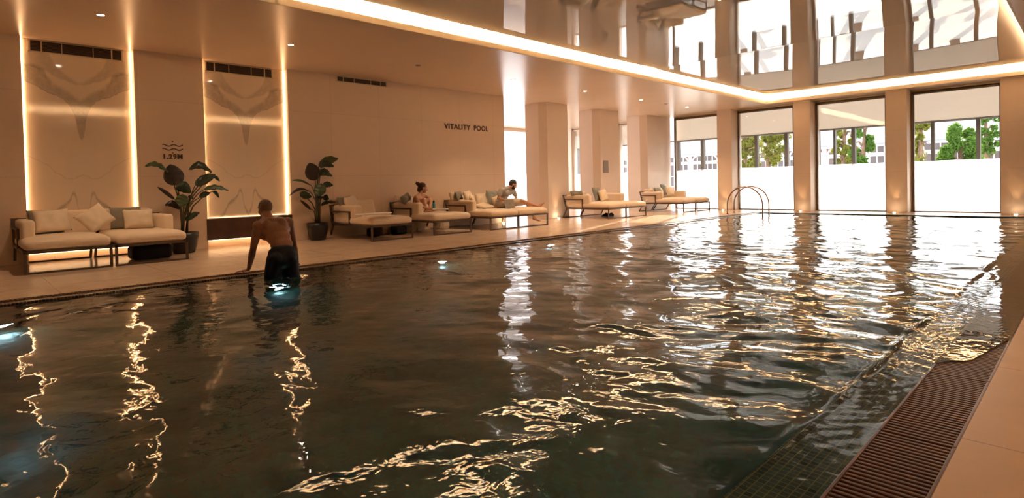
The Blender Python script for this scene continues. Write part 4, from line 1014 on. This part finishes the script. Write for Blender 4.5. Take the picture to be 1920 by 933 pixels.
# --- woman sitting with drawn-up knees on the lounger
root = empty('person', (-10.95, 7.95, .47), 'woman in a dark bikini sitting with drawn-up knees, hair tied in a bun', 'person')
W_ = lambda x, y, X: px(x, y, X)
pel = W_(783.5, 391, -10.98); che = W_(783, 374.5, -10.98); nk = W_(787.5, 364.5, -10.98); hd = W_(793, 352.5, -10.96)
shn = W_(779.5, 369.5, -10.82); shf = W_(795, 366.5, -11.14); kn1 = W_(794, 375, -10.80); kn2 = W_(804.5, 374.5, -10.98); an1 = W_(799.5, 393.5, -10.70); an2 = W_(808, 391, -10.92)
an1.z = max(an1.z, .52); an2.z = max(an2.z, .52)
A = frame((.25, .95, .1), (.05, .0, 1)); pel.z = .60
bm = bmesh.new()
ell(bm, pel, (.13, .155, .12), A); ell(bm, (pel + che) / 2 + Vector((0, -.02, 0)), (.095, .125, .13), A); ell(bm, che, (.10, .145, .12), A); capsule(bm, che, nk, .075, .045); capsule(bm, nk, hd, .044, .042)
capsule(bm, che, shn, .08, .045); capsule(bm, che, shf, .08, .045)
capsule(bm, nk, shn, .038, .042); capsule(bm, nk, shf, .038, .042)
e1 = W_(788.5, 385, -10.70); w1 = W_(803, 391, -10.68); e2 = W_(807.5, 372, -11.08); w2 = W_(806, 388, -10.80)
limb(bm, [(shn, .045), (shn.lerp(e1, .4), .042), (e1, .033), (w1, .022)]); limb(bm, [(shf, .045), (e2, .033), (w2, .022)])
hand(bm, w1, (w1 - e1), (-.6, .3, .2), curl=.3, k=.9); hand(bm, w2, (-.2, -.8, -.5), (0, .3, -1), curl=.4, k=.9)
for h_, kn, an, s_ in ((pel + A @ Vector((.02, -.085, -.02)), kn1, an1, 1), (pel + A @ Vector((.02, .085, -.02)), kn2, an2, -1)):
    limb(bm, [(h_, .09), (h_.lerp(kn, .5), .074), (kn, .052), (kn.lerp(an, .3), .050), (an, .032)]); foot(bm, an + Vector((-.02, -.03, -.055)), (.3, 1, 0), (0, 0, 1), .92)
Ah = frame((.42, .88, -.22), (0, .12, 1)); head(bm, hd, Ah, .98)
fuse('body', bm, M_skin_w, root, .0085, 4)
bm = bmesh.new(); ell(bm, hd + Ah @ Vector((-.024, 0, .030)), (.104, .087, .102), Ah, 32); ell(bm, hd + Ah @ Vector((-.075, 0, -.045)), (.055, .065, .07), Ah); ell(bm, hd + Ah @ Vector((-.135, 0, .075)), (.048, .050, .045), Ah)
for k in range(6): d = Vector((random.uniform(-.06, .0), random.uniform(-.05, .05), random.uniform(-.02, .06))); q = hd + Ah @ Vector((-.15, 0, .085)); capsule(bm, q, q + Ah @ d, .012, .005, 8)
for v in [v for v in bm.verts if (Ah.transposed() @ (v.co - hd)).x > .052 or ((Ah.transposed() @ (v.co - hd)).x > .005 and (Ah.transposed() @ (v.co - hd)).z < .02)]: v.co -= Ah @ Vector((.045, 0, -.01))
fuse('hair', bm, M_hair_r, root, .008, 3)
bm = bmesh.new(); cb_ = (pel + che) / 2
ell(bm, che + Vector((0, 0, -.03)), (.108, .152, .055), A); fuse('bikini_top', bm, M_navy, root, .008, 2)
bm = bmesh.new(); ell(bm, pel + Vector((0, 0, -.035)), (.138, .163, .09), A); fuse('bikini_bottom', bm, M_navy, root, .009, 2)
bm = bmesh.new(); tube(bm, [che + A @ Vector((.09, -.06, 0)), shn.lerp(nk, .45) + Vector((0, 0, .045)), che + A @ Vector((-.085, -.05, 0))], .005, 6); mobj('shoulder_strap', bm, M_navy, root)

# --- man with the laptop
root = empty('person', (-10.75, 9.95, .47), 'bearded man in a grey t-shirt and beige shorts using a laptop on the lounger', 'person')
XM = -10.72
pel = W_(939, 384, XM - .05); che = W_(946.5, 362, XM - .02); nk = W_(954, 351.5, XM + .03); hd = W_(962, 345.5, XM + .10); hd.z -= .01
shn = W_(939, 355.5, XM + .14); shf = W_(963, 358.5, XM - .16)
pel.z = .60
e1 = W_(934.5, 371.5, XM + .12); w1 = W_(948, 375.5, XM + .20); e2 = W_(967.5, 369, XM - .12); w2 = W_(965, 379, XM + .05)
k1 = W_(977, 376.5, XM + .20); a1 = W_(1013, 387.5, -10.35); k2 = W_(988, 380, XM - .1); a2 = W_(1001, 406, -10.62)
A = frame((.6, .8, .1), (.1, .2, 1))
bm = bmesh.new()
ell(bm, pel, (.13, .16, .12), A); ell(bm, pel.lerp(che, .5), (.11, .145, .14), A); ell(bm, che, (.115, .17, .13), A); capsule(bm, che, nk, .09, .055); capsule(bm, nk, hd, .056, .05)
for sh_ in (shn, shf): capsule(bm, che, sh_, .09, .055); capsule(bm, nk, sh_, .045, .05)
limb(bm, [(shn, .052), (shn.lerp(e1, .4), .048), (e1, .037), (e1.lerp(w1, .3), .038), (w1, .025)]); limb(bm, [(shf, .052), (e2, .037), (w2, .025)])
hand(bm, w1, (w1 - e1), (0, .2, -1), curl=.3, k=.95); hand(bm, w2, (w2 - e2), (0, -.2, -1), curl=.3, k=.95)
limb(bm, [(pel + A @ Vector((.03, -.09, 0)), .095), (pel.lerp(k1, .5), .082), (k1, .058), (k1.lerp(a1, .3), .056), (a1, .034)]); foot(bm, a1 + Vector((-.02, -.02, -.03)), (.3, .6, .6), (-.2, -.5, .7), .98)
limb(bm, [(pel + A @ Vector((.03, .09, 0)), .095), (k2, .058), (k2.lerp(a2, .3), .054), (a2, .034)]); foot(bm, a2 + Vector((0, -.03, -.07)), (.45, .85, -.32), (0, .3, 1), .98)
Ah = frame((.50, .72, -.48), (.15, .35, .9)); head(bm, hd, Ah, 1.0)
fuse('body', bm, M_skin_m, root, .009, 4)
bm = bmesh.new(); ell(bm, hd + Ah @ Vector((-.022, 0, .034)), (.104, .084, .104), Ah, 32)
for v in [v for v in bm.verts if (Ah.transposed() @ (v.co - hd)).x > .06 or ((Ah.transposed() @ (v.co - hd)).z < .03 and (Ah.transposed() @ (v.co - hd)).x > -.02) or (Ah.transposed() @ (v.co - hd)).z < -.05]: v.co -= Ah @ Vector((.035, 0, -.012))
fuse('hair', bm, M_hair_d, root, .008, 3)
bm = bmesh.new(); ell(bm, hd + Ah @ Vector((.036, 0, -.068)), (.060, .058, .045), Ah); capsule(bm, hd + Ah @ Vector((.01, .066, -.02)), hd + Ah @ Vector((.04, .05, -.07)), .014, .02); capsule(bm, hd + Ah @ Vector((.01, -.066, -.02)), hd + Ah @ Vector((.04, -.05, -.07)), .014, .02)
fuse('beard', bm, M_hair_d, root, .007, 2)
bm = bmesh.new()
ell(bm, pel + Vector((0, 0, .06)), (.145, .175, .09), A); ell(bm, pel.lerp(che, .5), (.128, .163, .15), A); ell(bm, che, (.130, .183, .135), A); capsule(bm, che, nk, .10, .058)
for sh_, e_ in ((shn, e1), (shf, e2)): capsule(bm, che, sh_, .10, .066); capsule(bm, nk, sh_, .052, .058); capsule(bm, sh_, sh_.lerp(e_, .55), .066, .062)
fuse('t_shirt', bm, M_tee, root, .010, 3)
bm = bmesh.new(); ell(bm, pel, (.145, .175, .12), A)
for k_, s_ in ((k1, -1), (k2, 1)): h_ = pel + A @ Vector((.03, .09 * s_, 0)); capsule(bm, h_, h_.lerp(k_, .78), .108, .088)
fuse('shorts', bm, M_short, root, .010, 3)
# laptop: lid towards the pool
q = [px(941.5, 375.5, -10.38), px(968.5, 374.6, -10.38), px(968.8, 389.8, -10.33), px(942.3, 390.2, -10.33)]
ctr = sum(q, Vector()) / 4; yv = ((q[1] + q[2]) / 2 - (q[0] + q[3]) / 2); w_ = .34; yv.normalize(); zv = ((q[0] + q[1]) / 2 - (q[3] + q[2]) / 2); zv = (zv - yv * zv.dot(yv)).normalized(); xv = yv.cross(zv)
Al = Matrix((xv, yv, zv)).transposed()
M_alu = pmat('silver_aluminium', (.26, .21, .165), .4, metal=.5)
bm = bmesh.new(); box(bm, -.004, .004, -w_ / 2, w_ / 2, -.10, .12, .003)
for v in bm.verts: v.co = ctr + Al @ v.co
lap = tag(mobj('laptop', bm, M_alu), 'open silver laptop on the double lounger, lid towards the pool', 'laptop')
bm = bmesh.new(); box(bm, -.235, -.005, -w_ / 2, w_ / 2, -.110, -.098, .003)
for v in bm.verts: v.co = ctr + Al @ v.co
mobj('keyboard_base', bm, M_alu, lap)
bm = bmesh.new()
cs = [(.016 * math.cos(a) * (1 - .12 * max(0, math.sin(a)) ** 4), .018 * math.sin(a)) for a in np.linspace(0, 2 * PI, 25)[:-1]]
vs = [bm.verts.new(ctr + Al @ Vector((.0048, y, z + .008))) for y, z in cs]; bm.faces.new(vs)
vs = [bm.verts.new(ctr + Al @ Vector((.0048, .004 + .006 * math.cos(a), .031 + .003 * math.sin(a)))) for a in np.linspace(0, 2 * PI, 13)[:-1]]; bm.faces.new(vs)
mobj('lid_emblem', bm, pmat('dark_emblem', (.06, .04, .03), .3), lap)
